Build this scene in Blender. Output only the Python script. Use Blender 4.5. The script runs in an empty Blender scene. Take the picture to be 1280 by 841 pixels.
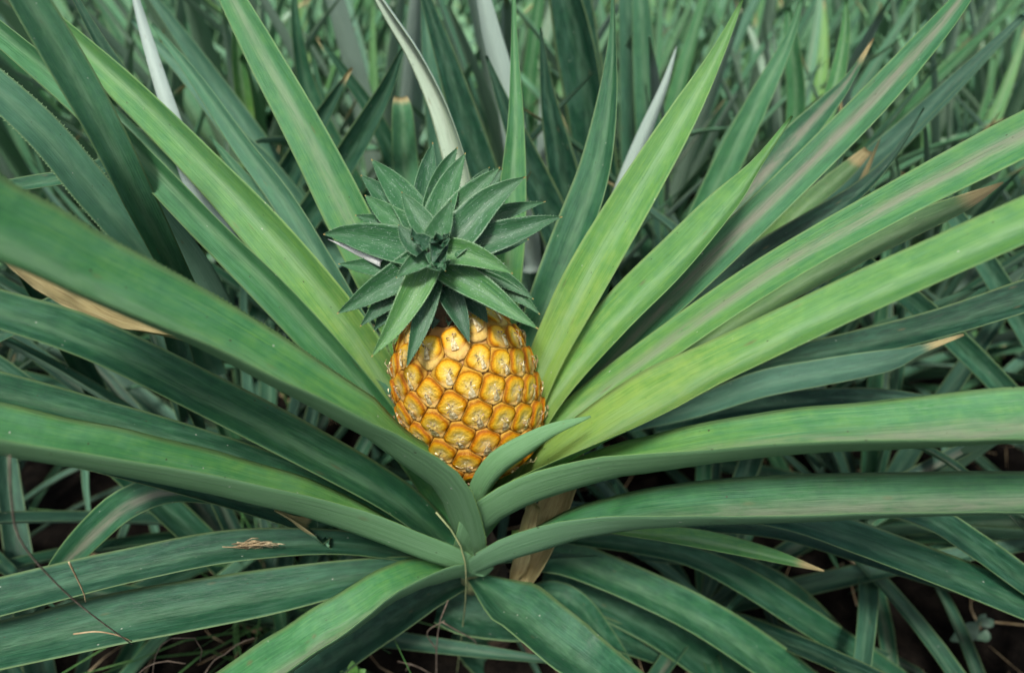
import bpy, bmesh, math, random
from mathutils import Vector, Matrix, noise
R = math.radians
random.seed(7)
SC = bpy.context.scene
COL = SC.collection

# ------------------------------------------------------------------ camera
CAM = Vector((0.0, 0.0, 1.0))
PITCH = R(38.0)
FPX = 747.0                      # focal length in photo pixels (photo is 1280 wide)
cd = bpy.data.cameras.new('camera')
cd.sensor_width = 36.0
cd.lens = 36.0 * FPX / 1280.0
cd.clip_start = 0.02
cd.clip_end = 800.0
cd.dof.use_dof = True
cd.dof.focus_distance = 0.52
cd.dof.aperture_fstop = 2.8
cam = bpy.data.objects.new('camera', cd)
COL.objects.link(cam)
cam.location = CAM
cam.rotation_euler = (math.pi / 2 - PITCH, 0, 0)
SC.camera = cam
CF = Vector((0, math.cos(PITCH), -math.sin(PITCH)))
CU = Vector((0, math.sin(PITCH), math.cos(PITCH)))
CX = Vector((1, 0, 0))

# ------------------------------------------------------------------ sky, sun, exposure
SUN_EL, SUN_AZ = R(67), R(196)       # high, softened by cloud
w = bpy.data.worlds.new('World')
SC.world = w
w.use_nodes = True
nt = w.node_tree
bg = nt.nodes['Background']
sky = nt.nodes.new('ShaderNodeTexSky')
sky.sky_type = 'NISHITA'
sky.sun_disc = False
sky.sun_elevation = SUN_EL
sky.sun_rotation = SUN_AZ
sky.air_density = 1.0
sky.dust_density = 5.0
sky.ozone_density = 1.0
hs = nt.nodes.new('ShaderNodeHueSaturation')      # thin cloud: a paler sky
hs.inputs['Saturation'].default_value = 1.0
nt.links.new(sky.outputs[0], hs.inputs['Color'])
nt.links.new(hs.outputs[0], bg.inputs[0])
bg.inputs[1].default_value = 0.05
sl = bpy.data.lights.new('sun', 'SUN')
sl.energy = 1.5
sl.angle = R(10)
sl.color = (1.0, 0.985, 0.955)
so = bpy.data.objects.new('sun', sl)
COL.objects.link(so)
sd = Vector((math.sin(SUN_AZ) * math.cos(SUN_EL), math.cos(SUN_AZ) * math.cos(SUN_EL), math.sin(SUN_EL)))
so.rotation_euler = sd.to_track_quat('Z', 'Y').to_euler()
SC.view_settings.view_transform = 'Standard'
SC.view_settings.look = 'None'
SC.view_settings.gamma = 1.0
SC.view_settings.exposure = 1.48


# ------------------------------------------------------------------ helpers
def at(px, py, Y):
    """the place whose forward distance is Y and that the photo shows at (px, py)"""
    d = CF + CX * ((px - 640.0) / FPX) + CU * ((420.5 - py) / FPX)
    return CAM + d * (Y / d.y)


def proj(P):
    q = P - CAM
    t = q.dot(CF)
    if t < 1e-4:
        return (0, 0, t)
    return (640 + FPX * q.dot(CX) / t, 420.5 - FPX * q.dot(CU) / t, t)


def empty(name, loc, label, cat, group=None):
    o = bpy.data.objects.new(name, None)
    COL.objects.link(o)
    o.location = loc
    o.empty_display_size = 0.05
    o['label'] = label
    o['category'] = cat
    if group:
        o['group'] = group
    return o


def link_mesh(name, me, parent=None, world=True):
    o = bpy.data.objects.new(name, me)
    COL.objects.link(o)
    if parent is not None:
        o.parent = parent
        if world:
            base = parent.location.copy()
            if parent.parent is not None:
                base = base + parent.parent.location
            o.location = -base
    return o


def tag(o, label=None, cat=None, group=None, kind=None):
    for k, v in (('label', label), ('category', cat), ('group', group), ('kind', kind)):
        if v:
            o[k] = v
    return o


def crom(pts, n):
    """Catmull-Rom resampling of equal-length tuples, even in chord length"""
    m = len(pts)
    P = [tuple(2 * a - b for a, b in zip(pts[0], pts[1]))] + list(pts) + [tuple(2 * a - b for a, b in zip(pts[-1], pts[-2]))]
    L = [0.0]
    for i in range(m - 1):
        L.append(L[-1] + math.sqrt(sum((a - b) ** 2 for a, b in zip(pts[i][:3], pts[i + 1][:3]))) + 1e-9)
    out = []
    for k in range(n):
        s = L[-1] * k / (n - 1)
        i = 0
        while i < m - 2 and s > L[i + 1]:
            i += 1
        t = (s - L[i]) / (L[i + 1] - L[i])
        p0, p1, p2, p3 = P[i], P[i + 1], P[i + 2], P[i + 3]
        out.append(tuple(0.5 * (2 * b + (c - a) * t + (2 * a - 5 * b + 4 * c - d) * t * t + (3 * b - a - 3 * c + d) * t ** 3)
                         for a, b, c, d in zip(p0, p1, p2, p3)))
    return out


US = (-1.0, -0.86, -0.58, -0.27, 0.0, 0.27, 0.58, 0.86, 1.0)


def section(fold):
    """(side, up) of the gutter section for unit full width"""
    c, s = math.cos(fold), math.sin(fold)
    return [(0.5 * u * c, 0.5 * s * abs(u) ** 1.45) for u in US]


def blade_mesh(name, P, W, N, folds, thick=0.0026, spines=0.0, wavy=0.0, seed=0, mats=None):
    """a leaf blade with a grooved upper face, a separate lower face, thin edges and optional spines"""
    rnd = random.Random(seed)
    n = len(P)
    verts, faces, uvs, mi = [], [], [], []
    m = len(US)
    ph = rnd.uniform(0, 6)
    S_ = []
    for i in range(n):
        T = (P[min(i + 1, n - 1)] - P[max(i - 1, 0)]).normalized()
        Nn = (N[i] - T * N[i].dot(T)).normalized()
        S = T.cross(Nn)
        S_.append((T, Nn, S))
    for side in (0, 1):
        for i in range(n):
            T, Nn, S = S_[i]
            sec = section(folds[i])
            v = i / (n - 1)
            for j, u in enumerate(US):
                a, b = sec[j]
                th = thick * (1 - 0.8 * abs(u) ** 2) * min(1.0, W[i] / 0.02 + 0.15)
                wob = wavy * W[i] * abs(u) ** 2 * (math.sin(ph + v * 17 + u * 1.3) + 0.6 * math.sin(ph * 2 + v * 41 - u * 2))
                verts.append(P[i] + S * (a * W[i]) + Nn * (b * W[i] + wob - (th if side else 0.0)))
    off = n * m
    for side in (0, 1):
        o = off * side
        for i in range(n - 1):
            for j in range(m - 1):
                q = (o + i * m + j, o + i * m + j + 1, o + (i + 1) * m + j + 1, o + (i + 1) * m + j)
                uu = ((US[j], i / (n - 1)), (US[j + 1], i / (n - 1)), (US[j + 1], (i + 1) / (n - 1)), (US[j], (i + 1) / (n - 1)))
                if side:
                    q, uu = q[::-1], uu[::-1]
                faces.append(q); uvs.append(uu); mi.append(side)
    for i in range(n - 1):                                   # rims
        for j in (0, m - 1):
            q = (i * m + j, (i + 1) * m + j, off + (i + 1) * m + j, off + i * m + j)
            uu = ((US[j], i / (n - 1)), (US[j], (i + 1) / (n - 1)), (US[j], (i + 1) / (n - 1)), (US[j], i / (n - 1)))
            if j == m - 1:
                q, uu = q[::-1], uu[::-1]
            faces.append(q); uvs.append(uu); mi.append(0)
    for i in (0, n - 1):
        for j in range(m - 1):
            q = (i * m + j, i * m + j + 1, off + i * m + j + 1, off + i * m + j)
            if i:
                q = q[::-1]
            faces.append(q); uvs.append(((US[j], i / (n - 1)),) * 4); mi.append(0)
    if spines > 0:
        s_acc = 0.0
        for i in range(1, n - 2):
            seg = (P[i + 1] - P[i]).length
            k = max(1, int(seg / (spines * 1.9)))
            for q in range(k):
                f = (q + rnd.uniform(0.1, 0.6)) / k
                for j, sg in ((0, -1), (m - 1, 1)):
                    a0 = verts[i * m + j].lerp(verts[(i + 1) * m + j], f)
                    T, Nn, S = S_[i]
                    fo = folds[i]
                    outw = (S * sg * math.cos(fo) + Nn * math.sin(fo))
                    h = spines * rnd.uniform(0.5, 1.1)
                    b = len(verts)
                    bw = spines * 0.45
                    verts += [a0 - T * bw - outw * 0.0006, a0 + T * bw - outw * 0.0006, a0 + outw * h + T * h * 0.9,
                              a0 - Nn * 0.0008 - outw * 0.0006]
                    vv = (i + f) / (n - 1)
                    for tri in ((0, 1, 2), (1, 3, 2), (3, 0, 2)):
                        faces.append(tuple(b + x for x in tri)); uvs.append(((sg * 1.0, vv),) * 3); mi.append(0)
    me = bpy.data.meshes.new(name)
    me.from_pydata([tuple(v) for v in verts], [], faces)
    uvl = me.uv_layers.new(name='UVMap')
    k = 0
    data = [0.0] * (2 * len(me.loops))
    for uu in uvs:
        for c in uu:
            data[k], data[k + 1] = c[0], c[1]
            k += 2
    uvl.data.foreach_set('uv', data)
    me.polygons.foreach_set('material_index', mi)
    me.polygons.foreach_set('use_smooth', [True] * len(me.polygons))
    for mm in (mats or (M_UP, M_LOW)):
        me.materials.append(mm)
    me.update()
    return me


# ------------------------------------------------------------------ materials
class NB:
    def __init__(self, name):
        self.m = bpy.data.materials.new(name)
        self.m.use_nodes = True
        self.t = self.m.node_tree
        self.p = self.t.nodes['Principled BSDF']
        self.out = self.t.nodes['Material Output']

    def n(self, kind, **kw):
        o = self.t.nodes.new(kind)
        for k, v in kw.items():
            setattr(o, k, v)
        return o

    def l(self, a, b):
        self.t.links.new(a, b)

    def inp(self, sock, v):
        if isinstance(v, (int, float)):
            sock.default_value = v
        elif isinstance(v, tuple):
            sock.default_value = v if len(v) == 4 or sock.type == 'VECTOR' else (*v, 1.0)
        else:
            self.l(v, sock)

    def math(self, op, a, b=0.0, c=0.0, clamp=False):
        o = self.n('ShaderNodeMath', operation=op, use_clamp=clamp)
        self.inp(o.inputs[0], a); self.inp(o.inputs[1], b); self.inp(o.inputs[2], c)
        return o.outputs[0]

    def mix(self, f, a, b, blend='MIX'):
        o = self.n('ShaderNodeMix', data_type='RGBA', blend_type=blend)
        self.inp(o.inputs[0], f); self.inp(o.inputs[6], a); self.inp(o.inputs[7], b)
        return o.outputs[2]

    def smooth(self, x, lo, hi, a=0.0, b=1.0):
        o = self.n('ShaderNodeMapRange', interpolation_type='SMOOTHSTEP')
        self.inp(o.inputs['Value'], x)
        for k, v in (('From Min', lo), ('From Max', hi), ('To Min', a), ('To Max', b)):
            self.inp(o.inputs[k], v)
        return o.outputs['Result']

    def ramp(self, f, stops):
        o = self.n('ShaderNodeValToRGB')
        self.inp(o.inputs[0], f)
        e = o.color_ramp.elements
        while len(e) < len(stops):
            e.new(0.5)
        for el, (p, c) in zip(e, stops):
            el.position = p
            el.color = (*c, 1)
        return o.outputs[0]

    def noise(self, vec, scale, detail=3.0, rough=0.55, dist=0.0):
        o = self.n('ShaderNodeTexNoise')
        self.l(vec, o.inputs['Vector'])
        o.inputs['Scale'].default_value = scale
        o.inputs['Detail'].default_value = detail
        o.inputs['Roughness'].default_value = rough
        o.inputs['Distortion'].default_value = dist
        return o.outputs['Fac']

    def attr(self, name):
        o = self.n('ShaderNodeAttribute', attribute_type='OBJECT', attribute_name=name)
        return o.outputs['Fac']

    def vec(self, x, y, z=0.0):
        o = self.n('ShaderNodeCombineXYZ')
        self.inp(o.inputs[0], x); self.inp(o.inputs[1], y); self.inp(o.inputs[2], z)
        return o.outputs[0]

    def bump(self, h, strength, dist):
        o = self.n('ShaderNodeBump')
        self.l(h, o.inputs['Height'])
        o.inputs['Strength'].default_value = strength
        o.inputs['Distance'].default_value = dist
        self.l(o.outputs[0], self.p.inputs['Normal'])
        return o.outputs[0]


def leaf_material(name, under):
    b = NB(name)
    uv = b.n('ShaderNodeUVMap').outputs[0]
    sp = b.n('ShaderNodeSeparateXYZ')
    b.l(uv, sp.inputs[0])
    u, v = sp.outputs[0], sp.outputs[1]
    rnd = b.n('ShaderNodeObjectInfo').outputs['Random']
    r10 = b.math('MULTIPLY', rnd, 37.0)
    tone, pink, dry, pale, age = b.attr('tone'), b.attr('pink'), b.attr('dry'), b.attr('pale'), b.attr('brown')
    au = b.math('ABSOLUTE', u)
    streak = b.noise(b.vec(b.math('MULTIPLY', u, 9.0), b.math('MULTIPLY', v, 2.2), r10), 2.6, 4.0, 0.65)
    fine = b.noise(b.vec(b.math('MULTIPLY', u, 26.0), b.math('MULTIPLY', v, 5.0), r10), 3.0, 3.0, 0.6)
    patch = b.noise(b.vec(b.math('MULTIPLY', u, 1.3), b.math('MULTIPLY', v, 22.0), r10), 1.7, 3.0, 0.6)
    blot = b.noise(b.vec(b.math('MULTIPLY', u, 2.2), b.math('MULTIPLY', v, 7.0), r10), 1.5, 4.0, 0.6, 0.4)
    if not under:
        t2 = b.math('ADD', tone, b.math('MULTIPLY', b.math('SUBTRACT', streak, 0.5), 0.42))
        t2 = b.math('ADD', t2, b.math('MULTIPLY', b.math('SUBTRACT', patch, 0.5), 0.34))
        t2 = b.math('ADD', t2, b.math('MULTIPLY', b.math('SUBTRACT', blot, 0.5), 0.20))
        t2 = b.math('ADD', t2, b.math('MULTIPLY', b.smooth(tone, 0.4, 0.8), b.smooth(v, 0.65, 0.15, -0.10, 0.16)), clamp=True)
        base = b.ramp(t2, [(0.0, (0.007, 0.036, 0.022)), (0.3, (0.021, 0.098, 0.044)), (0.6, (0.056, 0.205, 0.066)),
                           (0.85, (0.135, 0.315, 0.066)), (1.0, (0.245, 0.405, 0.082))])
        # waxy bloom that rubs off in streaks
        bloom = b.math('MULTIPLY', b.smooth(blot, 0.40, 0.72), 0.14)
        bloom = b.math('ADD', bloom, b.math('MULTIPLY', pale, 0.65), clamp=True)
        base = b.mix(bloom, base, (0.19, 0.40, 0.28))
        base = b.mix(b.smooth(pale, 0.6, 0.95), base, b.mix(fine, (0.30, 0.42, 0.30), (0.62, 0.68, 0.52)))
        # sheen painted into the colour: a pale streak along the channel bottom
        chan_sheen = b.math('MULTIPLY', b.smooth(b.math('ABSOLUTE', b.math('ADD', u, b.math('MULTIPLY', b.math('SUBTRACT', streak, 0.5), 0.35))), 0.42, 0.05), b.smooth(blot, 0.25, 0.6, 0.12, 0.42))
        chan_sheen = b.math('MULTIPLY', chan_sheen, b.smooth(tone, 0.15, 0.75, 0.22, 1.0))
        base = b.mix(chan_sheen, base, (0.27, 0.42, 0.23))
        # reddish grey band beside the midrib
        band = b.math('SUBTRACT', b.math('ADD', u, b.math('MULTIPLY', b.math('SUBTRACT', streak, 0.5), 0.5)), -0.12)
        band = b.smooth(b.math('ABSOLUTE', band), 0.50, 0.04)
        band = b.math('MULTIPLY', band, b.smooth(v, 0.12, 0.4))
        band = b.math('MULTIPLY', band, b.smooth(blot, 0.28, 0.58, 0.18, 0.95))
        base = b.mix(b.math('MULTIPLY', band, pink, clamp=True), base, b.mix(fine, (0.13, 0.115, 0.08), (0.30, 0.265, 0.215)))
        # yellowish margin
        edge = b.math('MULTIPLY', b.smooth(au, 0.86, 0.99), 0.45)
        base = b.mix(edge, base, (0.24, 0.33, 0.12))
        # fine pale lines
        base = b.mix(b.math('MULTIPLY', b.smooth(fine, 0.54, 0.74), 0.22), base, (0.30, 0.40, 0.26))
        base = b.mix(b.math('MULTIPLY', b.smooth(fine, 0.46, 0.3), 0.35), base, (0.018, 0.055, 0.030))
        rough = 0.40
    else:
        base = b.mix(b.smooth(streak, 0.3, 0.7), (0.110, 0.240, 0.150), (0.185, 0.335, 0.225))
        base = b.mix(b.math('MULTIPLY', tone, 0.75), base, (0.15, 0.34, 0.095))
        base = b.mix(b.math('MULTIPLY', b.smooth(fine, 0.5, 0.7), 0.3), base, (0.28, 0.41, 0.29))
        base = b.mix(b.math('MULTIPLY', pale, 0.9), base, b.mix(fine, (0.30, 0.42, 0.36), (0.62, 0.69, 0.63)))
        rough = 0.55
    # small marks: dark specks, pale scales
    vo = b.n('ShaderNodeTexVoronoi')
    b.l(b.vec(b.math('MULTIPLY', u, 5.0), b.math('MULTIPLY', v, 70.0), r10), vo.inputs['Vector'])
    vo.inputs['Scale'].default_value = 1.0
    sc_ = b.n('ShaderNodeSeparateColor')
    b.l(vo.outputs['Color'], sc_.inputs[0])
    dot = b.smooth(vo.outputs['Distance'], 0.16, 0.05)
    base = b.mix(b.math('MULTIPLY', dot, b.smooth(sc_.outputs[0], 0.84, 0.9)), base, (0.05, 0.055, 0.03))
    base = b.mix(b.math('MULTIPLY', dot, b.smooth(sc_.outputs[1], 0.95, 0.97)), base, (0.5, 0.52, 0.42))
    v2 = b.n('ShaderNodeTexVoronoi')
    b.l(b.vec(b.math('MULTIPLY', u, 2.6), b.math('MULTIPLY', v, 17.0), r10), v2.inputs['Vector'])
    v2.inputs['Scale'].default_value = 1.0
    s2 = b.n('ShaderNodeSeparateColor')
    b.l(v2.outputs['Color'], s2.inputs[0])
    scar = b.smooth(b.math('ADD', v2.outputs['Distance'], b.math('MULTIPLY', fine, 0.25)), 0.36, 0.16)
    scar = b.math('MULTIPLY', scar, b.smooth(s2.outputs[0], 0.80, 0.95))
    base = b.mix(b.math('MULTIPLY', scar, 0.55), base, (0.15, 0.125, 0.06))
    # dried tip and dead blades
    lim = b.math('SUBTRACT', 1.0, dry)
    vv = b.math('ADD', v, b.math('MULTIPLY', b.math('SUBTRACT', streak, 0.5), 0.10))
    tipm = b.math('MULTIPLY', b.smooth(b.math('SUBTRACT', vv, lim), -0.03, 0.02), b.smooth(dry, 0.0, 0.03))
    drycol = b.ramp(b.math('ADD', b.math('MULTIPLY', streak, 0.6), b.math('MULTIPLY', fine, 0.4)),
                    [(0.24, (0.05, 0.028, 0.012)), (0.36, (0.19, 0.125, 0.055)), (0.50, (0.44, 0.37, 0.17)), (0.72, (0.60, 0.55, 0.32))])
    base = b.mix(tipm, base, drycol)
    base = b.mix(age, base, drycol)
    b.l(base, b.p.inputs['Base Color'])
    b.p.inputs['Roughness'].default_value = rough
    b.l(b.smooth(blot, 0.3, 0.75, rough - 0.04, rough + 0.2), b.p.inputs['Roughness'])
    b.p.inputs['Specular IOR Level'].default_value = 0.27
    h = b.math('ADD', b.math('MULTIPLY', fine, 0.5), b.math('MULTIPLY', streak, 0.8))
    h = b.math('ADD', h, b.math('MULTIPLY', b.math('SINE', b.math('MULTIPLY', u, 46.0)), 0.045))
    nrm = b.bump(h, 0.55, 0.0013)
    tr = b.n('ShaderNodeBsdfTranslucent')
    b.l(b.mix(0.35, base, (0.20, 0.40, 0.04)), tr.inputs[0])
    b.l(nrm, tr.inputs[1])
    mx = b.n('ShaderNodeMixShader')
    b.l(b.math('MULTIPLY', b.math('SUBTRACT', 1.0, age), 0.16), mx.inputs[0])
    b.l(b.p.outputs[0], mx.inputs[1])
    b.l(tr.outputs[0], mx.inputs[2])
    b.l(mx.outputs[0], b.out.inputs[0])
    return b.m


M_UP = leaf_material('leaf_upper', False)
M_LOW = leaf_material('leaf_lower', True)


def crown_material():
    b = NB('crown_leaf')
    uv = b.n('ShaderNodeUVMap').outputs[0]
    sp = b.n('ShaderNodeSeparateXYZ'); b.l(uv, sp.inputs[0])
    u, v = sp.outputs[0], sp.outputs[1]
    rnd = b.math('MULTIPLY', b.n('ShaderNodeObjectInfo').outputs['Random'], 31.0)
    tone, pale = b.attr('tone'), b.attr('pale')
    st = b.noise(b.vec(b.math('MULTIPLY', u, 6.0), b.math('MULTIPLY', v, 2.0), rnd), 2.5, 4.0)
    bl = b.noise(b.vec(b.math('MULTIPLY', u, 2.5), b.math('MULTIPLY', v, 4.0), rnd), 2.2, 6.0, 0.7)
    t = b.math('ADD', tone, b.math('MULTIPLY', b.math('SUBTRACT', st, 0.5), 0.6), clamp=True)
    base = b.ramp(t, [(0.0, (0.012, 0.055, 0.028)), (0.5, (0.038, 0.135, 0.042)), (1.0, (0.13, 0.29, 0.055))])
    base = b.mix(b.math('MULTIPLY', b.smooth(bl, 0.5, 0.72), 0.28), base, (0.24, 0.33, 0.28))
    vo = b.n('ShaderNodeTexVoronoi')
    b.l(b.vec(b.math('MULTIPLY', u, 9.0), b.math('MULTIPLY', v, 26.0), rnd), vo.inputs['Vector'])
    vo.inputs['Scale'].default_value = 1.3
    base = b.mix(b.math('MULTIPLY', b.smooth(vo.outputs['Distance'], 0.22, 0.10), b.smooth(bl, 0.40, 0.58, 0.05, 0.75)), base, (0.46, 0.55, 0.48))
    base = b.mix(b.math('MULTIPLY', b.smooth(b.math('ABSOLUTE', u), 0.88, 0.99), 0.4), base, (0.20, 0.33, 0.18))
    base = b.mix(b.smooth(v, 0.965, 1.0), base, (0.40, 0.30, 0.10))
    base = b.mix(pale, base, (0.75, 0.76, 0.70))
    b.l(base, b.p.inputs['Base Color'])
    b.l(b.smooth(bl, 0.3, 0.7, 0.34, 0.55), b.p.inputs['Roughness'])
    b.p.inputs['Specular IOR Level'].default_value = 0.4
    b.bump(b.math('ADD', st, b.math('MULTIPLY', bl, 0.6)), 0.5, 0.001)
    return b.m


M_CROWN = crown_material()


def fruit_materials():
    b = NB('fruitlet_skin')
    uv = b.n('ShaderNodeUVMap').outputs[0]
    sp = b.n('ShaderNodeSeparateXYZ'); b.l(uv, sp.inputs[0])
    x, y = sp.outputs[0], sp.outputs[1]
    rnd = b.math('MULTIPLY', b.n('ShaderNodeObjectInfo').outputs['Random'], 53.0)
    P = b.vec(x, y, rnd)
    n1 = b.noise(P, 1.6, 5.0, 0.6)
    n2 = b.noise(P, 6.0, 4.0, 0.65)
    rad = b.math('SQRT', b.math('ADD', b.math('MULTIPLY', x, x), b.math('MULTIPLY', y, y)))
    rr = b.math('ADD', rad, b.math('MULTIPLY', b.math('SUBTRACT', n1, 0.5), 0.22))
    base = b.ramp(b.math('MULTIPLY', rr, 1 / 1.5), [(0.0, (0.70, 0.54, 0.24)), (0.12, (0.86, 0.66, 0.22)), (0.30, (0.87, 0.59, 0.105)), (0.48, (0.84, 0.50, 0.06)),
                       (0.58, (0.64, 0.28, 0.020)), (0.67, (0.30, 0.10, 0.010)), (0.74, (0.62, 0.33, 0.05)), (0.84, (0.66, 0.38, 0.08)), (0.96, (0.20, 0.075, 0.012))])
    # pale star running out from the eye along the lower seams
    ang = b.math('ARCTAN2', x, b.math('MULTIPLY', y, -1.0))
    ray = b.math('ABSOLUTE', b.math('SINE', b.math('MULTIPLY', ang, 2.5)))
    star = b.math('MULTIPLY', b.smooth(ray, 0.75, 0.15), b.smooth(rad, 0.72, 0.15))
    base = b.mix(b.math('MULTIPLY', star, b.smooth(n2, 0.35, 0.6, 0.3, 0.85)), base, (0.86, 0.72, 0.36))
    low = b.math('MULTIPLY', b.smooth(b.math('ABSOLUTE', ang), 1.15, 0.55), b.smooth(rad, 0.15, 0.5))
    base = b.mix(b.math('MULTIPLY', low, 0.5), base, b.mix(n2, (0.82, 0.56, 0.15), (0.88, 0.74, 0.36)))
    # brown scuffs
    base = b.mix(b.math('MULTIPLY', b.smooth(n2, 0.62, 0.74), 0.35), base, (0.26, 0.11, 0.025))
    base = b.mix(b.math('MULTIPLY', b.smooth(n1, 0.58, 0.75), 0.35), base, (0.86, 0.60, 0.14))
    hsv = b.n('ShaderNodeHueSaturation')
    b.l(b.math('ADD', 0.492, b.math('MULTIPLY', b.n('ShaderNodeObjectInfo').outputs['Random'], 0.012)), hsv.inputs['Hue'])
    hsv.inputs['Value'].default_value = 0.84
    hsv.inputs['Saturation'].default_value = 1.04
    b.l(base, hsv.inputs['Color'])
    b.l(hsv.outputs[0], b.p.inputs['Base Color'])
    b.p.inputs['Roughness'].default_value = 0.58
    b.p.inputs['Specular IOR Level'].default_value = 0.22
    b.p.inputs['Subsurface Weight'].default_value = 0.12
    b.p.inputs['Subsurface Radius'].default_value = (0.004, 0.002, 0.0006)
    b.bump(b.math('ADD', n1, b.math('MULTIPLY', n2, 0.8)), 0.9, 0.002)
    c = NB('papery_bract')
    tc = c.n('ShaderNodeTexCoord').outputs['Object']
    q = c.noise(tc, 330.0, 4.0)
    c.l(c.ramp(q, [(0.3, (0.12, 0.07, 0.03)), (0.44, (0.50, 0.37, 0.16)), (0.56, (0.76, 0.66, 0.38)), (0.75, (0.86, 0.80, 0.58))]), c.p.inputs['Base Color'])
    c.p.inputs['Roughness'].default_value = 0.75
    d = NB('fruit_core')
    d.p.inputs['Base Color'].default_value = (0.42, 0.22, 0.05, 1)
    d.p.inputs['Roughness'].default_value = 0.7
    g = NB('withered_flower_tip')
    g.p.inputs['Base Color'].default_value = (0.26, 0.18, 0.095, 1)
    g.p.inputs['Roughness'].default_value = 0.85
    return b.m, c.m, d.m, g.m


M_FRUIT, M_BRACT, M_CORE, M_TIP = fruit_materials()


def plain(name, cols, scale, rough=0.8, bump=0.6, dist=0.004, vec='Object', stretch=(1, 1, 1)):
    b = NB(name)
    tc = b.n('ShaderNodeTexCoord').outputs[vec]
    mp = b.n('ShaderNodeMapping')
    b.l(tc, mp.inputs[0]); mp.inputs['Scale'].default_value = stretch
    q = b.noise(mp.outputs[0], scale, 6.0, 0.65)
    k = len(cols)
    b.l(b.ramp(q, [(0.3 + 0.4 * i / (k - 1), c) for i, c in enumerate(cols)]), b.p.inputs['Base Color'])
    b.p.inputs['Roughness'].default_value = rough
    b.bump(q, bump, dist)
    return b.m


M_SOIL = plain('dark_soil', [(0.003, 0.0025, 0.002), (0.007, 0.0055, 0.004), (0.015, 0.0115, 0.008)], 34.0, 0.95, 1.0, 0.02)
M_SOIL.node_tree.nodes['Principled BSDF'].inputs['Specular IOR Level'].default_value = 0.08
M_STEM = plain('old_stem', [(0.02, 0.013, 0.008), (0.07, 0.045, 0.025), (0.16, 0.11, 0.06)], 60.0, 0.85)
M_STRAW = plain('dry_straw', [(0.16, 0.10, 0.05), (0.34, 0.25, 0.13), (0.55, 0.45, 0.27)], 40.0, 0.85)
M_TWIG = plain('dead_twig', [(0.07, 0.05, 0.035), (0.16, 0.12, 0.085), (0.27, 0.22, 0.16)], 90.0, 0.9)
M_WEED = plain('weed_leaf', [(0.05, 0.16, 0.03), (0.11, 0.28, 0.05), (0.18, 0.38, 0.08)], 50.0, 0.5)
M_VINE = plain('sprig_leaf', [(0.05, 0.11, 0.07), (0.10, 0.19, 0.12), (0.17, 0.27, 0.18)], 50.0, 0.5)
M_GRASS = plain('grass_blade', [(0.03, 0.10, 0.03), (0.07, 0.19, 0.05), (0.14, 0.28, 0.08)], 9.0, 0.55)
M_STALK = plain('green_stalk', [(0.12, 0.17, 0.07), (0.22, 0.26, 0.11), (0.32, 0.33, 0.16)], 40.0, 0.7)


# ------------------------------------------------------------------ a leaf measured on the photograph
def set_props(o, tone=0.4, pink=0.0, dry=0.0, pale=0.0, brown=0.0):
    o['tone'] = float(tone); o['pink'] = float(pink); o['dry'] = float(dry); o['pale'] = float(pale); o['brown'] = float(brown)


WREP = []


def th_at(th, k):
    if len(th) == 2:
        return th[0] + (th[1] - th[0]) * k
    if k < 0.4:
        q = k / 0.4
        return th[0] + (th[1] - th[0]) * q * (1.5 - 0.5 * q)
    q = (k - 0.4) / 0.6
    return th[1] + (th[2] - th[1]) * q



def solve_blade(nm, pts3, wpx, th, fold, n, spines=0.0, seed=0, wavy=0.006, mats=None, thick=0.0026, maxw=0.075, sgn=None):
    """pts3: [(P, wpx)] already resampled; th: tilt of the upper face away from the viewer (deg, start and end)"""
    P = [p.copy() for p in pts3]
    N = [None] * n
    mid = int(n * 0.55)
    a_mid = None
    for i in list(range(mid, n)) + list(range(mid - 1, -1, -1)):
        T = (P[min(i + 1, n - 1)] - P[max(i - 1, 0)]).normalized()
        v = CAM - P[i]
        v = (v - T * v.dot(T)).normalized()
        a = T.cross(v)
        if a_mid is None:
            if a.dot(sgn if sgn is not None else (CU + CX * 0.35)) < 0:
                a = -a
            a_mid = a
        elif a.dot(a_mid if i == mid - 1 else prev) < 0:
            a = -a
        prev = a
        k = i / (n - 1)
        an = R(th_at(th, k))
        N[i] = v * math.cos(an) + a * math.sin(an)
    W, folds = [], []
    for i in range(n):
        k = i / (n - 1)
        fo = R(fold[0] + (fold[1] - fold[0]) * k)
        folds.append(fo)
        T = (P[min(i + 1, n - 1)] - P[max(i - 1, 0)]).normalized()
        Nn = (N[i] - T * N[i].dot(T)).normalized()
        S = T.cross(Nn)
        p0 = proj(P[i])
        p1 = proj(P[i] + T * 0.004)
        tx, ty = p1[0] - p0[0], p1[1] - p0[1]
        ln = math.hypot(tx, ty) + 1e-9
        nx, ny = -ty / ln, tx / ln
        us = 0.02
        e = []
        for a, b in section(fo):
            q = proj(P[i] + S * (a * us) + Nn * (b * us))
            e.append((q[0] - p0[0]) * nx + (q[1] - p0[1]) * ny)
        lo, hi = min(e), max(e)
        wm = us * max(wpx[i], 0.6) / max(hi - lo, 0.05)
        wm = min(wm, maxw)
        mid = 0.5 * (lo + hi) / us * wm
        W.append(wm)
        P[i] = P[i] - (CX * nx - CU * ny) * (mid * p0[2] / FPX)
    WREP.append((nm, round(max(W) * 100, 1), round(sum((P[i + 1] - P[i]).length for i in range(n - 1)), 2)))
    return blade_mesh(nm, P, W, N, folds, thick, spines, wavy, seed, mats)


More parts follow.
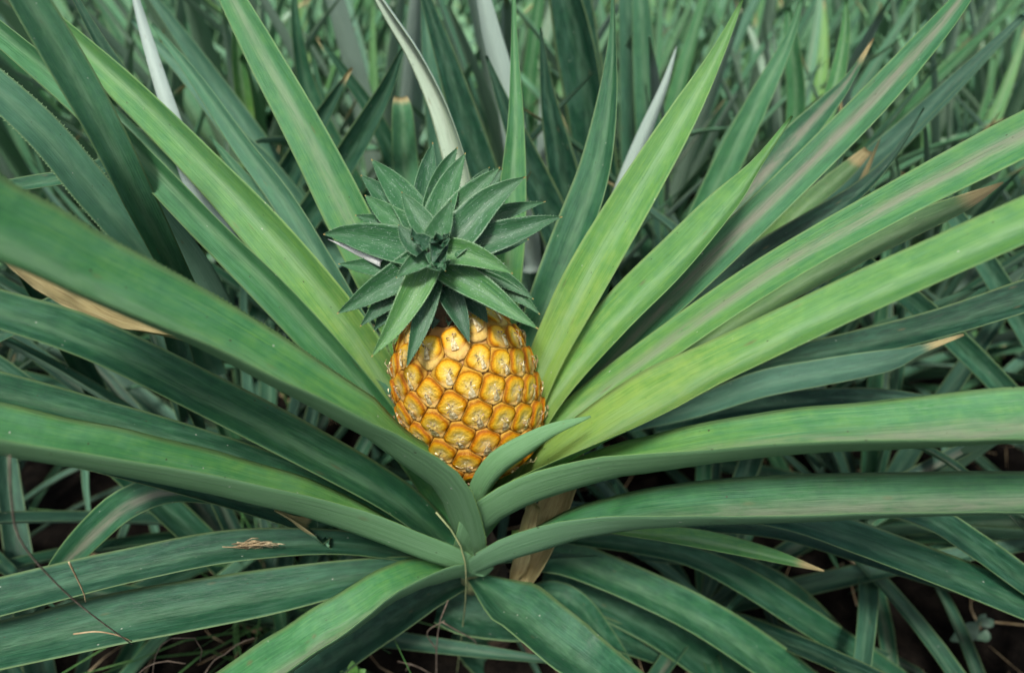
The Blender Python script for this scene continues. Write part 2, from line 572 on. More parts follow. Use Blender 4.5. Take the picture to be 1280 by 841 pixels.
def tleaf(parent, pts, th=(15, 15), fold=(28, 22), n=34, name='leaf', spines=0.0, sgn=None, wavy=0.006, **props):
    rs = crom([(p[0], p[1], p[2] * 1000, p[3]) for p in pts], n)
    P = [at(a, b, max(c, 30) / 1000) for a, b, c, d in rs]
    wp = [max(d, 0.8) for a, b, c, d in rs]
    me = solve_blade(name, P, wp, th, fold, n, spines, seed=len(WREP), sgn=sgn, wavy=wavy)
    o = link_mesh(name, me, parent)
    set_props(o, **props)
    return o


# ------------------------------------------------------------------ setting: ground
def build_ground():
    bm = bmesh.new()
    xs = [-200, -60, -20, -8] + [-4 + 0.1 * i for i in range(81)] + [8, 20, 60, 200]
    ys = [-60, -10, -3, -1] + [-0.5 + 0.1 * i for i in range(66)] + [9, 20, 60, 260]
    vs = {}
    for i, x in enumerate(xs):
        for j, y in enumerate(ys):
            z = 0.05 * (noise.noise(Vector((x * 2.2, y * 2.2, 0))) + 0.6 * noise.noise(Vector((x * 7, y * 7, 3)))) if abs(x) < 6 and y < 8 else 0
            vs[i, j] = bm.verts.new((x, y, z))
    for i in range(len(xs) - 1):
        for j in range(len(ys) - 1):
            bm.faces.new((vs[i, j], vs[i + 1, j], vs[i + 1, j + 1], vs[i, j + 1]))
    me = bpy.data.meshes.new('ground')
    bm.to_mesh(me); bm.free()
    for p in me.polygons:
        p.use_smooth = True
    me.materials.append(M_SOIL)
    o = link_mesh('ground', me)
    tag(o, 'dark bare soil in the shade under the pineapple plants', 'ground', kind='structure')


build_ground()


def tube(bm, pts, r0, r1, seg=6):
    rings = []
    n = len(pts)
    for i, p in enumerate(pts):
        T = (pts[min(i + 1, n - 1)] - pts[max(i - 1, 0)]).normalized()
        a = T.orthogonal().normalized()
        if rings:
            a = (prev - T * prev.dot(T)).normalized()
        prev = a
        b = T.cross(a)
        r = r0 + (r1 - r0) * i / (n - 1)
        rings.append([bm.verts.new(p + (a * math.cos(2 * math.pi * k / seg) + b * math.sin(2 * math.pi * k / seg)) * r) for k in range(seg)])
    for i in range(n - 1):
        for k in range(seg):
            f = bm.faces.new((rings[i][k], rings[i][(k + 1) % seg], rings[i + 1][(k + 1) % seg], rings[i + 1][k]))
            f.smooth = True
    bm.faces.new(rings[0][::-1]); bm.faces.new(rings[-1])


def bm_obj(name, bm, mat, parent=None):
    me = bpy.data.meshes.new(name)
    bm.to_mesh(me); bm.free()
    me.materials.append(mat)
    return link_mesh(name, me, parent)


def tube_obj(name, pts, r0, r1, mat, parent=None, n=14, seg=7):
    q = [Vector(p) for p in crom([tuple(p) for p in pts], n)]
    bm = bmesh.new()
    tube(bm, q, r0, r1, seg)
    return bm_obj(name, bm, mat, parent)


# ------------------------------------------------------------------ the fruiting plant
CORE = at(590, 695, 0.385)
plant = empty('pineapple_plant', (CORE.x, CORE.y, 0.0),
              'large pineapple plant bearing the ripe golden fruit at the centre of its leaves', 'pineapple plant')

FC = at(584, 487, 0.43)                       # centre of the fruit
HEART = at(538, 309, 0.43)                     # heart of the crown
AX = Vector((-0.17, 0.08, 1.0)).normalized()    # axis of the fruit
CAX = Vector((-0.10, -0.36, 1.0)).normalized()  # the crown nods towards the viewer
FR, FL = 0.0695, 0.089                          # radius, half length


def build_fruit():
    Z = AX
    X = (CX - Z * CX.dot(Z)).normalized()
    Y = Z.cross(X)

    def prof(t):                                # t -1 (base) .. 1 (top)
        tt = abs(t - (-0.08)) / (1.08 if t > -0.08 else 0.92)
        return FR * max(0.0, 1 - tt ** 2.7) ** (1 / 2.35) * (1 - 0.07 * t)
    bm = bmesh.new()
    rows = []
    nr, ns = 24, 32
    for i in range(nr + 1):
        t = -1 + 2 * i / nr
        t = max(-0.995, min(0.995, t))
        r = prof(t) * 0.955
        rows.append([bm.verts.new(FC + Z * t * FL * 0.97 + (X * math.cos(a) + Y * math.sin(a)) * r) for a in [2 * math.pi * k / ns for k in range(ns)]])
    for i in range(nr):
        for k in range(ns):
            f = bm.faces.new((rows[i][k], rows[i][(k + 1) % ns], rows[i + 1][(k + 1) % ns], rows[i + 1][k]))
            f.smooth = True
    bm.faces.new(rows[0][::-1]); bm.faces.new(rows[-1])
    fruit = bm_obj('fruit', bm, M_CORE, plant)
    tag(fruit, 'ripe golden pineapple fruit')

    # fruitlets: golden-angle lattice, each cell clipped by its neighbours' half planes
    NCOL, PITCH_N, SHIFT = 21, 6.3, 9 / 21           # columns round the fruit, eyes up a column, rise from column to column
    steps = 400
    acc, cum = 0.0, [0.0]
    for i in range(steps):
        t = -0.985 + 1.97 * (i + 0.5) / steps
        acc += 1.0 + 0.5 * (t * t)
        cum.append(acc)
    cells = []
    for c in range(NCOL):
        for r in range(-1, 8):
            fr = (r + (SHIFT * c) % 1.0 + 0.1) / PITCH_N
            if not 0.03 < fr < 0.965:
                continue
            i = 0
            while cum[i + 1] < acc * fr:
                i += 1
            t = -0.985 + 1.97 * (i + (acc * fr - cum[i]) / (cum[i + 1] - cum[i])) / steps
            if prof(t) < 0.40 * FR and c % 2:
                continue
            cells.append((-2 * math.pi * (c + 0.35) / NCOL, t))
    NF = len(cells)
    pos, frames = [], []
    for k in range(NF):
        a, t = cells[k]
        e = 0.004
        r = prof(t)
        dr = (prof(t + e) - prof(t - e)) / (2 * e * FL)
        rad = X * math.cos(a) + Y * math.sin(a)
        tan = -X * math.sin(a) + Y * math.cos(a)
        nrm = (rad - Z * dr).normalized()
        up = (Z + rad * dr).normalized()
        pos.append(FC + Z * t * FL + rad * r)
        frames.append((tan, up, nrm))
    rnd = random.Random(12)
    for k in range(NF):
        tan, up, nrm = frames[k]
        poly = [Vector((math.cos(q * math.pi / 12), math.sin(q * math.pi / 12))) * 0.0185 for q in range(24)]
        for j in range(NF):
            if j == k:
                continue
            d = pos[j] - pos[k]
            if d.length > 0.06 or frames[j][2].dot(nrm) < 0.1:
                continue
            q = Vector((d.dot(tan), d.dot(up)))
            q = q.normalized() * d.length
            h = q.length / 2 * 0.985
            qn = q.normalized()
            new = []
            for i in range(len(poly)):
                a, b = poly[i], poly[(i + 1) % len(poly)]
                da, db = a.dot(qn) - h, b.dot(qn) - h
                if da <= 0:
                    new.append(a)
                if (da < 0) != (db < 0):
                    new.append(a.lerp(b, da / (da - db)))
            poly = new
            if len(poly) < 3:
                break
        if len(poly) < 3:
            continue
        # radial function of the cell
        cen = sum(poly, Vector((0, 0))) / len(poly)
        NS = 24

        def reach(ang):
            d = Vector((math.cos(ang), math.sin(ang)))
            best = 0.02
            for i in range(len(poly)):
                a, b = poly[i] - cen, poly[(i + 1) % len(poly)] - cen
                ed = b - a
                den = d.x * ed.y - d.y * ed.x
                if abs(den) < 1e-12:
                    continue
                s = (a.x * ed.y - a.y * ed.x) / den
                m = (a.x * d.y - a.y * d.x) / den
                if s > 0 and -1e-6 <= m <= 1 + 1e-6:
                    best = min(best, s)
            return best
        rs = [reach(2 * math.pi * i / NS) for i in range(NS)]
        rm = sum(rs) / NS
        # a flat skirt fills the cell; a round dome stands on it, stepped above and melting into the bract below
        size = rm
        RING = [(1.45, -0.0022), (1.30, 0.0002), (1.06, 0.0007), (0.97, 0.0015), (0.84, 0.0021), (0.60, 0.0021), (0.36, 0.0013), (0.16, 0.0002)]
        verts, faces, uvs, mi = [], [], [], []
        jit = rnd.uniform(0.88, 1.12)
        for ri, (f, h) in enumerate(RING):
            for i in range(NS):
                an = 2 * math.pi * i / NS
                sn = math.sin(an)
                rd = min((1.0 - 0.10 * max(0.0, -sn)) * rm, 0.985 * rs[i])
                if ri == 0:
                    rr = rs[i]
                elif ri == 1:
                    rr = max(rs[i] - 0.0007, rs[i] * 0.987)
                elif ri == 2:
                    rr = min(rd * 1.012, rs[i] * 0.985)
                else:
                    rr = rd * f
                x, y = math.cos(an) * rr, sn * rr
                hh = h * (jit * size / 0.0115 if ri > 2 else 1.0)
                dn = max(0.0, min(1.0, (-sn - 0.25) / 0.6))
                if ri > 2:
                    hh = hh * (1 - 0.62 * dn * f) + 0.0016 * sn * f
                x += cen.x; y += cen.y
                hh -= (x * x + y * y) / (2 * FR) * 0.8
                verts.append(pos[k] + tan * x + up * y + nrm * hh)
        c0 = len(verts)
        verts.append(pos[k] + tan * cen.x + up * cen.y + nrm * 0.0012)
        for ri in range(len(RING) - 1):
            for i in range(NS):
                j = (i + 1) % NS
                faces.append((ri * NS + i, ri * NS + j, (ri + 1) * NS + j, (ri + 1) * NS + i))
                uvs.append([(math.cos(2 * math.pi * q / NS) * RING[g][0], math.sin(2 * math.pi * q / NS) * RING[g][0])
                            for q, g in ((i, ri), (j, ri), (j, ri + 1), (i, ri + 1))])
                mi.append(0)
        lr = (len(RING) - 1) * NS
        for i in range(NS):
            j = (i + 1) % NS
            faces.append((lr + i, lr + j, c0))
            f = RING[-1][0]
            uvs.append([(math.cos(2 * math.pi * i / NS) * f, math.sin(2 * math.pi * i / NS) * f),
                        (math.cos(2 * math.pi * j / NS) * f, math.sin(2 * math.pi * j / NS) * f), (0, 0)])
            mi.append(0)

        def wp(x, y, h):
            return pos[k] + tan * (cen.x + x) + up * (cen.y + y) + nrm * h
        # dried bract: papery point that rises from the lower seam to the eye, and a few withered floral tips
        s = size
        b0 = len(verts)
        tipx = rnd.uniform(-0.12, 0.12) * s
        bw = rnd.uniform(0.18, 0.30) * s
        L = [(-bw, -0.80 * s, 0.0008), (0, -0.84 * s, 0.0016), (bw, -0.80 * s, 0.0008),
             (-bw * 0.75, -0.42 * s, 0.0034), (0, -0.42 * s, 0.0046), (bw * 0.75, -0.42 * s, 0.0034),
             (tipx, rnd.uniform(-0.05, 0.14) * s, rnd.uniform(0.0050, 0.0072))]
        verts += [wp(*q) for q in L]
        for f in ((0, 1, 4, 3), (1, 2, 5, 4), (3, 4, 6), (4, 5, 6)):
            faces.append(tuple(b0 + q for q in f)); uvs.append([(0, 0)] * len(f)); mi.append(1)
        for q in range(5):
            an = rnd.uniform(0, 6.28)
            r0, r1 = 0.05 * s, rnd.uniform(0.22, 0.42) * s
            wdt = 0.06 * s
            px, py = -math.sin(an) * wdt, math.cos(an) * wdt
            b0 = len(verts)
            verts += [wp(math.cos(an) * r1 + px, math.sin(an) * r1 + py, 0.0042), wp(math.cos(an) * r1 - px, math.sin(an) * r1 - py, 0.0042),
                      wp(math.cos(an) * r0, math.sin(an) * r0, rnd.uniform(0.0046, 0.0066)), wp(math.cos(an) * r1, math.sin(an) * r1, 0.0056)]
            for f in ((0, 3, 2), (3, 1, 2)):
                faces.append(tuple(b0 + z for z in f)); uvs.append([(0, 0)] * 3); mi.append(2 if q < 3 else 1)
        if rnd.random() < 0.45:                        # a curled fibre
            an = rnd.uniform(0.2, 2.9)
            b0 = len(verts)
            p = [wp(0, -0.1 * s, 0.004), wp(math.cos(an) * 0.45 * s, math.sin(an) * 0.3 * s, 0.0085), wp(math.cos(an) * 0.9 * s, math.sin(an) * 0.5 * s, 0.0075)]
            for g in p:
                verts += [g + up * 0.00028, g - up * 0.00028, g + nrm * 0.0004]
            for g in range(2):
                for h0, h1 in ((0, 1), (1, 2), (2, 0)):
                    faces.append((b0 + g * 3 + h0, b0 + g * 3 + h1, b0 + g * 3 + 3 + h1, b0 + g * 3 + 3 + h0)); uvs.append([(0, 0)] * 4); mi.append(1)
        me = bpy.data.meshes.new('fruitlet')
        me.from_pydata([tuple(v - pos[k]) for v in verts], [], faces)
        uvl = me.uv_layers.new(name='UVMap')
        dat = [c for uu in uvs for p in uu for c in p]
        uvl.data.foreach_set('uv', dat)
        me.polygons.foreach_set('material_index', mi)
        me.polygons.foreach_set('use_smooth', [q == 0 for q in mi])
        me.materials.append(M_FRUIT); me.materials.append(M_BRACT); me.materials.append(M_TIP)
        me.update()
        o = bpy.data.objects.new('fruitlet', me)
        COL.objects.link(o)
        o.parent = fruit
        o.location = pos[k]
    return fruit


build_fruit()
tube_obj('fruit_stalk', [CORE + Vector((0, 0, -0.06)), CORE + Vector((0.003, 0.01, 0.05)), FC - AX * (FL - 0.01)], 0.016, 0.014, M_STALK, plant)
tube_obj('stem', [(CORE.x + 0.02, CORE.y + 0.10, -0.05), (CORE.x + 0.02, CORE.y + 0.08, 0.15), (CORE.x + 0.005, CORE.y + 0.02, CORE.z - 0.01)], 0.028, 0.024, M_STEM, plant, seg=12)

# crown: leaves traced on the photo, each set on a slant plane across the fruit's axis
bm = bmesh.new()
tube(bm, [FC + AX * (FL - 0.012), FC + AX * (FL + 0.012), HEART - CAX * 0.03, HEART - CAX * 0.012], 0.017, 0.009, 10)
crown = bm_obj('crown', bm, M_STEM, plant)
tag(crown, 'rosette of short spiny dark green leaves on top of the fruit')
CROWN = [  # pts (px,py,w) base to tip, axis offset at base and tip (m), tone
    ([(536, 322, 20), (524, 350, 33), (510, 378, 36), (488, 415, 23), (464, 446, 2)], -0.010, -0.030, 0.62, (8, -4)),
    ([(541, 335, 20), (534, 370, 30), (528, 398, 30), (518, 430, 20), (508, 459, 2)], -0.022, -0.045, 0.25, (8, 8)),
    ([(553, 335, 22), (561, 362, 32), (572, 388, 30), (580, 408, 18), (587, 429, 2)], -0.030, -0.055, 0.12, (5, 5)),
    ([(572, 350, 20), (588, 372, 30), (600, 388, 22), (610, 404, 2)], -0.045, -0.065, 0.12, (5, 5)),
    ([(545, 322, 18), (575, 344, 36), (610, 366, 34), (645, 392, 18), (673, 411, 2)], -0.016, -0.035, 0.52, (10, 5)),
    ([(555, 335, 18), (590, 358, 30), (620, 380, 24), (644, 397, 2)], -0.024, -0.042, 0.40, (10, 5)),
    ([(550, 312, 18), (582, 316, 31), (612, 327, 22), (641, 342, 2)], -0.002, -0.008, 0.55, (12, 5)),
    ([(590, 335, 18), (620, 345, 24), (645, 358, 16), (667, 374, 2)], -0.030, -0.045, 0.30, (5, 5)),
    ([(595, 345, 18), (630, 360, 22), (655, 375, 14), (675, 393, 2)], -0.036, -0.052, 0.36, (5, 5)),
    ([(556, 306, 24), (600, 300, 40), (650, 286, 32), (680, 276, 16), (703, 271, 2)], -0.012, -0.012, 0.22, (15, 10)),
    ([(575, 290, 20), (610, 272, 24), (648, 260, 16), (682, 252, 2)], -0.020, -0.012, 0.25, (15, 10)),
    ([(580, 312, 16), (620, 310, 20), (645, 304, 12), (661, 299, 2)], -0.030, -0.040, 0.2, (15, 10)),
    ([(555, 305, 24), (580, 284, 42), (605, 256, 36), (632, 235, 18), (657, 221, 2)], -0.004, 0.016, 0.30, (20, 10)),
    ([(556, 285, 22), (575, 258, 32), (598, 233, 20), (625, 209, 2)], -0.010, 0.010, 0.38, (20, 10)),
    ([(570, 265, 16), (588, 238, 20), (600, 222, 12), (612, 209, 2)], -0.024, -0.010, 0.2, (20, 10)),
    ([(590, 262, 16), (610, 236, 18), (620, 223, 10), (628, 211, 2)], -0.028, -0.014, 0.25, (20, 10)),
    ([(542, 290, 22), (552, 255, 34), (565, 222, 26), (582, 191, 2)], -0.004, 0.012, 0.36, (15, 5)),
    ([(540, 285, 22), (547, 245, 32), (557, 212, 22), (572, 184, 2)], -0.012, 0.004, 0.26, (15, 5)),
    ([(533, 280, 24), (532, 245, 32), (535, 212, 24), (541, 178, 2)], -0.020, -0.006, 0.18, (10, 5)),
    ([(530, 290, 24), (512, 258, 38), (488, 226, 28), (464, 199, 2)], -0.012, 0.000, 0.30, (15, 5)),
    ([(515, 280, 20), (490, 256, 30), (468, 234, 20), (451, 219, 2)], -0.024, -0.014, 0.22, (15, 5)),
    ([(520, 292, 20), (492, 274, 30), (472, 258, 20), (456, 244, 2)], -0.012, -0.002, 0.42, (15, 5)),
    ([(540, 298, 18), (526, 276, 30), (514, 258, 20), (502, 240, 2)], 0.006, 0.022, 0.60, (15, 5)),
    ([(543, 300, 18), (552, 280, 28), (558, 266, 20), (564, 251, 2)], 0.008, 0.026, 0.62, (15, 5)),
    ([(530, 312, 14), (514, 302, 24), (505, 291, 18), (498, 281, 3)], 0.010, 0.022, 0.46, (20, 10)),
    ([(520, 312, 24), (480, 302, 42), (440, 294, 34), (420, 292, 18), (404, 293, 2)], -0.010, -0.014, 0.26, (12, 5)),
    ([(515, 292, 18), (485, 282, 24), (462, 274, 14), (444, 269, 2)], -0.016, -0.014, 0.25, (12, 5)),
    ([(510, 326, 18), (478, 332, 26), (450, 332, 18), (423, 330, 2)], -0.022, -0.030, 0.30, (10, 5)),
    ([(526, 325, 20), (498, 345, 36), (465, 365, 28), (440, 381, 14), (421, 392, 2)], -0.018, -0.035, 0.28, (8, 0)),
    ([(520, 340, 18), (498, 362, 30), (474, 384, 22), (450, 408, 2)], -0.028, -0.045, 0.20, (8, 0)),
    ([(505, 365, 16), (488, 386, 22), (477, 400, 14), (467, 414, 2)], -0.036, -0.055, 0.15, (8, 0)),
    ([(535, 316, 14), (520, 327, 24), (508, 336, 16), (495, 347, 2)], 0.004, 0.004, 0.62, (10, 5)),
    ([(540, 314, 10), (546, 322, 15), (551, 330, 10), (557, 339, 2)], 0.012, 0.014, 0.45, (10, 5)),
    ([(536, 308, 10), (528, 301, 18), (521, 298, 10), (515, 298, 2)], 0.018, 0.028, 0.36, (25, 15)),
    ([(542, 309, 10), (550, 302, 17), (556, 297, 10), (562, 291, 2)], 0.018, 0.028, 0.34, (25, 15)),
    ([(556, 352, 20), (550, 378, 26), (545, 396, 18), (540, 412, 2)], -0.050, -0.066, 0.05, (5, 5)),
    ([(562, 352, 20), (564, 375, 26), (563, 392, 18), (560, 408, 2)], -0.050, -0.066, 0.05, (5, 5)),
    ([(520, 345, 20), (505, 372, 26), (497, 392, 18), (488, 416, 2)], -0.044, -0.060, 0.05, (5, 5)),
    ([(585, 345, 20), (606, 362, 26), (622, 378, 18), (634, 396, 2)], -0.044, -0.060, 0.10, (5, 5)),
    ([(476, 328, 4), (455, 318, 10), (432, 308, 8), (410, 299, 2)], -0.018, -0.020, 0.3, (180, 180)),
]
for ci, (pts, h0, h1, tone, thf) in enumerate(CROWN):
    n = 18
    rs = crom([(a, b, 0.0, c) for a, b, c in pts], n)
    P = []
    for i, (a, b, _, c) in enumerate(rs):
        k = i / (n - 1)
        h = h0 + (h1 - h0) * k
        d = CF + CX * ((a - 640.0) / FPX) + CU * ((420.5 - b) / FPX)
        c0 = HEART + CAX * h
        t = (c0 - CAM).dot(CAX) / d.dot(CAX)
        P.append(CAM + d * t)
    wm = max(p[2] for p in pts) * 1.12
    cw = [max(1.0, wm * 1.06 * (1 - (i / (n - 1)) ** 1.35) * (0.92 + 0.62 * i / (n - 1))) for i in range(n)]
    me = solve_blade('crown_leaf', P, cw, thf, (26, 30), n, spines=0.0015 if wm > 24 else 0.0005, seed=500 + ci, wavy=0.01,
                     mats=(M_CROWN, M_CROWN), thick=0.0022, maxw=0.04)
    o = link_mesh('crown_leaf', me, crown)
    o.location = (0, 0, 0)
    o.matrix_parent_inverse = Matrix.Identity(4)
    o.location = -(plant.location + crown.location)
    set_props(o, tone=max(0, min(1, tone * 1.05 + 0.02 - (0.28 if h0 > 0.003 else 0))), pale=1.0 if thf[0] > 90 else 0.0)

